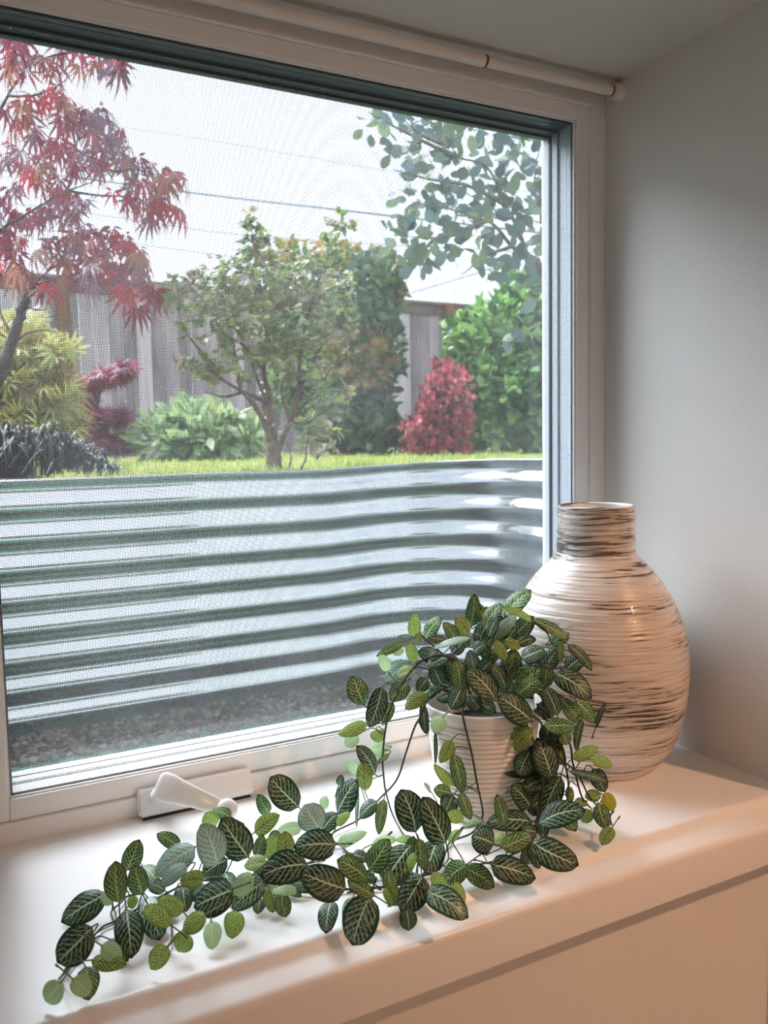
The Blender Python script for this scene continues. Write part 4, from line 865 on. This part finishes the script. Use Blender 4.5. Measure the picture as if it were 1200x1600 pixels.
# hazel-like dark shrub behind it
HS, hp = shrub('tall_shrub', 'tall dark green bush behind the small shrub tree', 560, 720, 5.6)
for b in ([(555, 600, 5.6), (545, 500, 5.6), (520, 410, 5.6)], [(565, 590, 5.6), (590, 500, 5.5), (605, 430, 5.5)]): branch('stem', [hp]+A_(b), 0.03, 0.006, M_barkG, HS)
foliage(HS, [(560, 470, 65, 65, 5.5, .4), (575, 550, 55, 70, 5.5, .4), (540, 640, 80, 80, 5.6, .4), (590, 430, 40, 35, 5.5, .3), (480, 440, 60, 50, 5.8, .4), (585, 680, 45, 40, 5.4, .3), (470, 560, 60, 90, 5.8, .4)], 5200, T_OVAL, 0.075, [(.09, .16, .08), (.14, .22, .10), (.06, .115, .07), (.22, .28, .11), (.18, .24, .14)], 0.5)
foliage(HS, [(480, 395, 60, 22, 5.8, .3), (545, 410, 60, 25, 5.7, .3), (612, 440, 22, 40, 5.5, .2), (560, 560, 55, 50, 5.2, .1)], 900, T_OVAL, 0.07, [(.30, .28, .07), (.34, .23, .08), (.20, .24, .07), (.36, .20, .10)], 0.5, name='young_leaves')

# red barberry
RS, rp_ = shrub('red_barberry', 'upright red barberry bush in front of the fence', 690, 712, 5.1)
def barberry():
    L = []; P = []; A = []
    for i in range(95):
        b0 = at(rng.normal(690, 14), 712, 5.1+rng.normal(0, .1)); b0[2] = GZ
        tx = rng.uniform(622, 738); k = (tx-700)/60
        ty = 560+70*abs(k)**1.3+rng.uniform(-8, 45)
        if tx < 650: ty += 25
        tp = at(tx, ty, 5.1+rng.normal(0, .2)); mid = (b0+tp)/2+np.array([0, 0, 0.04])+(tp-b0)*np.array([-.12, -.12, 0]); S = spline([b0, mid, tp], 8); L.append(tube_np(S, np.linspace(.006, .002, len(S)), 5))
        for j in range(52):
            u = rng.uniform(0.22, 1)*(len(S)-1); q = int(min(u, len(S)-2)); p = S[q]+(S[q+1]-S[q])*(u-q); P.append(p); a = rng.normal(0, .7, 3); a[2] += .5; A.append(a)
    v, q = join_np(L); o = link('stems', mesh_np('stems', v, q, M_barkR)); rel(o, RS); o['kind'] = 'stuff'
    P = np.array(P); n = len(P); o = scatter('foliage', T_TINY[0], T_TINY[1], mats(P, np.array(A), rng.normal(0, 1, (n, 3)), rng.uniform(.035, .065, n)), pal([(.52, .11, .14), (.40, .08, .12), (.62, .18, .19), (.26, .07, .10), (.52, .22, .20)], n, .3), M_foliage, RS); o['kind'] = 'stuff'
barberry()
foliage(RS, [(690, 700, 42, 14, 5.0, .2), (668, 670, 16, 25, 5.0, .1), (722, 660, 14, 20, 5.0, .1)], 900, T_TINY, .05, [(.62, .14, .17), (.50, .10, .13), (.66, .22, .20)], name='low_foliage')

# bright viburnum at right
VS, vp_ = shrub('green_viburnum', 'large bright green bush at the right in front of the fence', 800, 712, 5.7)
for b in ([(790, 600, 5.7), (770, 520, 5.7)], [(820, 600, 5.7), (830, 480, 5.7)], [(860, 600, 5.7), (900, 500, 5.7)]): branch('stem', [vp_]+A_(b), 0.025, 0.005, M_barkG, VS)
vb_ = [(740, 560, 45, 55, 5.6, .35), (790, 510, 60, 50, 5.7, .4), (840, 480, 55, 40, 5.8, .4), (850, 560, 60, 60, 5.6, .4), (780, 610, 65, 60, 5.5, .4), (850, 650, 70, 60, 5.6, .4), (770, 670, 50, 38, 5.5, .35), (925, 560, 50, 110, 5.7, .4), (815, 455, 35, 25, 5.8, .3), (722, 515, 24, 22, 5.7, .2)]
foliage(VS, vb_, 5600, T_OVAL, 0.082, [(.36, .55, .16), (.10, .22, .06), (.15, .31, .08), (.23, .42, .12), (.07, .15, .05), (.32, .50, .16)], 0.9, 0.5, 0.4)

# pale rhododendron
PS, pp = shrub('pale_green_shrub', 'low pale green shrub in front of the grey fence boards', 310, 718, 4.6)
foliage(PS, [(260, 690, 45, 30, 4.6, .25), (320, 680, 60, 38, 4.6, .3), (370, 690, 40, 32, 4.6, .25), (300, 655, 40, 20, 4.7, .2)], 1050, T_LANCE, 0.12, [(.26, .36, .17), (.33, .43, .22), (.20, .29, .14), (.38, .46, .22)], 0.9, 0.8, 0.4)
branch('stem', [pp]+A_([(312, 690, 4.6), (300, 665, 4.6)]), 0.02, 0.006, M_barkG, PS)

# yellow laceleaf maple and its purple neighbour
YS, yp = shrub('yellow_maple', 'low yellow green maple with feathery leaves under the red maple', 30, 735, 3.6)
foliage(YS, [(20, 545, 60, 28, 3.6, .25), (70, 560, 45, 40, 3.6, .25), (30, 600, 70, 40, 3.55, .25), (80, 620, 45, 40, 3.6, .25), (20, 660, 70, 40, 3.5, .25), (85, 670, 40, 40, 3.6, .2), (50, 530, 50, 18, 3.7, .2), (20, 505, 45, 14, 3.7, .2), (-40, 610, 60, 90, 3.6, .3)], 1500, T_FERN, 0.085, [(.46, .42, .10), (.38, .36, .09), (.50, .45, .16), (.28, .24, .08), (.35, .40, .14), (.26, .16, .07)], 0.7, 0.5, 0.4, 0.35)
for b in ([(40, 660, 3.6), (70, 580, 3.6), (80, 545, 3.6)], [(20, 640, 3.6), (0, 560, 3.6)]): branch('stem', [yp]+A_(b), 0.018, 0.004, M_barkR, YS)
PU, pq = shrub('purple_maple', 'small purple red maple in flat tiers against the fence boards', 130, 725, 4.6)
for b in ([(140, 690, 4.6), (150, 640, 4.6), (165, 590, 4.6), (190, 578, 4.6)], [(150, 680, 4.6), (175, 655, 4.6), (195, 650, 4.6)], [(145, 700, 4.6), (170, 690, 4.6), (195, 692, 4.6)]): branch('stem', [pq]+A_(b), 0.013, 0.004, M_barkR, PU)
foliage(PU, [(170, 588, 22, 8, 4.6, .15), (192, 578, 16, 9, 4.6, .12), (152, 592, 12, 6, 4.6, .1), (125, 603, 18, 7, 4.6, .12), (135, 618, 18, 8, 4.6, .12), (140, 645, 24, 9, 4.6, .18), (180, 650, 26, 9, 4.6, .18), (145, 662, 20, 10, 4.6, .15), (150, 685, 28, 12, 4.6, .18), (188, 692, 22, 8, 4.6, .15), (135, 705, 26, 14, 4.6, .15)], 1100, T_FERN, 0.065, [(.26, .035, .075), (.20, .03, .065), (.34, .06, .10), (.14, .028, .05)], 0.8, 0.4, 0.4, 0.25)

# black mondo grass
MG, mg = shrub('black_mondo_grass', 'clump of arching blackish purple grass at the left on the well rim', 70, 745, 2.2, 'grass')
def mondo():
    L = []; C = []
    ctr = [at(rng.uniform(-50, 40), 747, 2.2+rng.uniform(-0.02, 0.12)) for k in range(4)]+[at(x, 747, 2.2+rng.uniform(-0.02, 0.1)) for x in (0, 40, 75, 105, 130)]+[at(x, 747, 2.2) for x in (150, 170)]
    for i in range(520):
        c = ctr[i % 11]+rng.normal(0, 0.012, 3); c[2] = GZ-0.004
        az = rng.uniform(0, 6.28); k_ = (1, 1, 1, 1, 1, 1, 1, .85, .65, .4, .3)[i % 11]; reach = rng.uniform(0.06, 0.20)*k_; hgt = rng.uniform(0.06, 0.145)*k_; end = rng.uniform(-0.6, 0.45)*hgt; o = np.array([math.cos(az), math.sin(az), 0]); s_ = np.array([-o[1], o[0], 0])
        n = 10; V = []; w0 = rng.uniform(0.0018, 0.0030)
        for k in range(n):
            t = k/(n-1); z = 2*(1-t)*t*hgt*2.1+t*t*max(end, 0.004); p = c+o*reach*t**1.3+np.array([0, 0, z]); w = w0*(1-t**4)+0.0002; V += [p-s_*w, p+s_*w+np.array([0, 0, 0.0006])]
        Q = [(2*k, 2*k+1, 2*k+3, 2*k+2) for k in range(n-1)]; L.append((np.array(V), np.array(Q))); C.append(np.repeat(pal([(.010, .009, .014), (.018, .015, .022), (.008, .008, .010), (.02, .03, .02)], 1, .3), len(V), 0))
    v, q = join_np(L); o = link('blades', mesh_np('blades', v, q, M_mondo, True, col=np.vstack(C))); rel(o, MG); o['kind'] = 'stuff'
mondo()

# ------------------------------------------------------------------ fence
FY = 8.3
FE = empty('board_fence', (2.6, FY, GZ), label='tall weathered grey cedar board fence closing the garden', cat='fence')
ft = float(ony(0, 449, FY)[2]); fc = float(ony(0, 425, FY)[2]); PW = 0.145
def fence():
    meshes = []
    for k in range(4):
        bm = bmesh.new(); bbox(bm, (-PW/2+0.0008, -0.009, 0), (PW/2-0.0008, 0.009, ft-GZ+0.02), 0.003, 1); me = bpy.data.meshes.new('board'); bmesh.ops.recalc_face_normals(bm, faces=bm.faces[:]); bm.to_mesh(me); bm.free(); me.materials.append(M_fence); meshes.append(me)
    x = -6.0
    while x < 10.0:
        o = link('board', meshes[rng.integers(4)], FE, (x-2.6, rng.normal(0, 0.005), -0.02)); o.scale = (rng.uniform(0.985, 1.0), 1, 1); o.rotation_euler = (rng.normal(0, .002), 0, rng.normal(0, 0.012)); x += PW
    for a in (-5.9, -3.9, -1.9, 0.02+0.0, 2.45, 4.9, 7.35):
        px = a if a != 0.02 else float(ony(100, 500, FY-0.07)[0])
        bm = bmesh.new(); bbox(bm, (px-0.055, FY-0.115, GZ-0.05), (px+0.055, FY-0.012, fc-0.01), 0.004, 1); bm_obj('post', bm, M_post, FE)
    for i in range(8):
        x0 = -6.05+i*2.04-0.25
        bm = bmesh.new(); bbox(bm, (x0, FY-0.034, ft-0.01), (x0+2.035, FY-0.0125, fc-0.03), 0.003, 1); bm_obj('rail', bm, M_cap, FE)
        bm = bmesh.new(); bbox(bm, (x0, FY-0.07, fc-0.03), (x0+2.035, FY+0.06, fc+0.005), 0.004, 1); bm_obj('cap', bm, M_cap, FE)
fence()

# ------------------------------------------------------------------ power lines far behind
M_wire = m_flat('cable_sheath', (0.10, 0.13, 0.17), 0.6)
for lab, pts, r in (('uppermost thin power line crossing the sky', [(-40, 178), (200, 200), (450, 240), (600, 266), (900, 310)], .006),
                    ('thickest dark power line, second from the top', [(-40, 263), (80, 273), (330, 305), (600, 336), (900, 370)], .018),
                    ('thin power line just under the thickest one', [(-40, 310), (150, 335), (360, 365), (600, 382), (900, 398)], .009),
                    ('power line passing behind the middle of the red maple', [(-40, 350), (60, 358), (215, 381), (355, 400), (600, 430)], .009),
                    ('short slanting power line above the fence at right', [(560, 480), (640, 458), (722, 434), (900, 380)], .008)):
    P = spline(A_([(x, y, 11.0 if 'slanting' in lab else 15.0) for x, y in pts]), 10); v, q = tube_np(P, r, 6); o = link('power_line', mesh_np('power_line', v, q, M_wire)); tag(o, lab, 'power line', 'power lines across the sky')
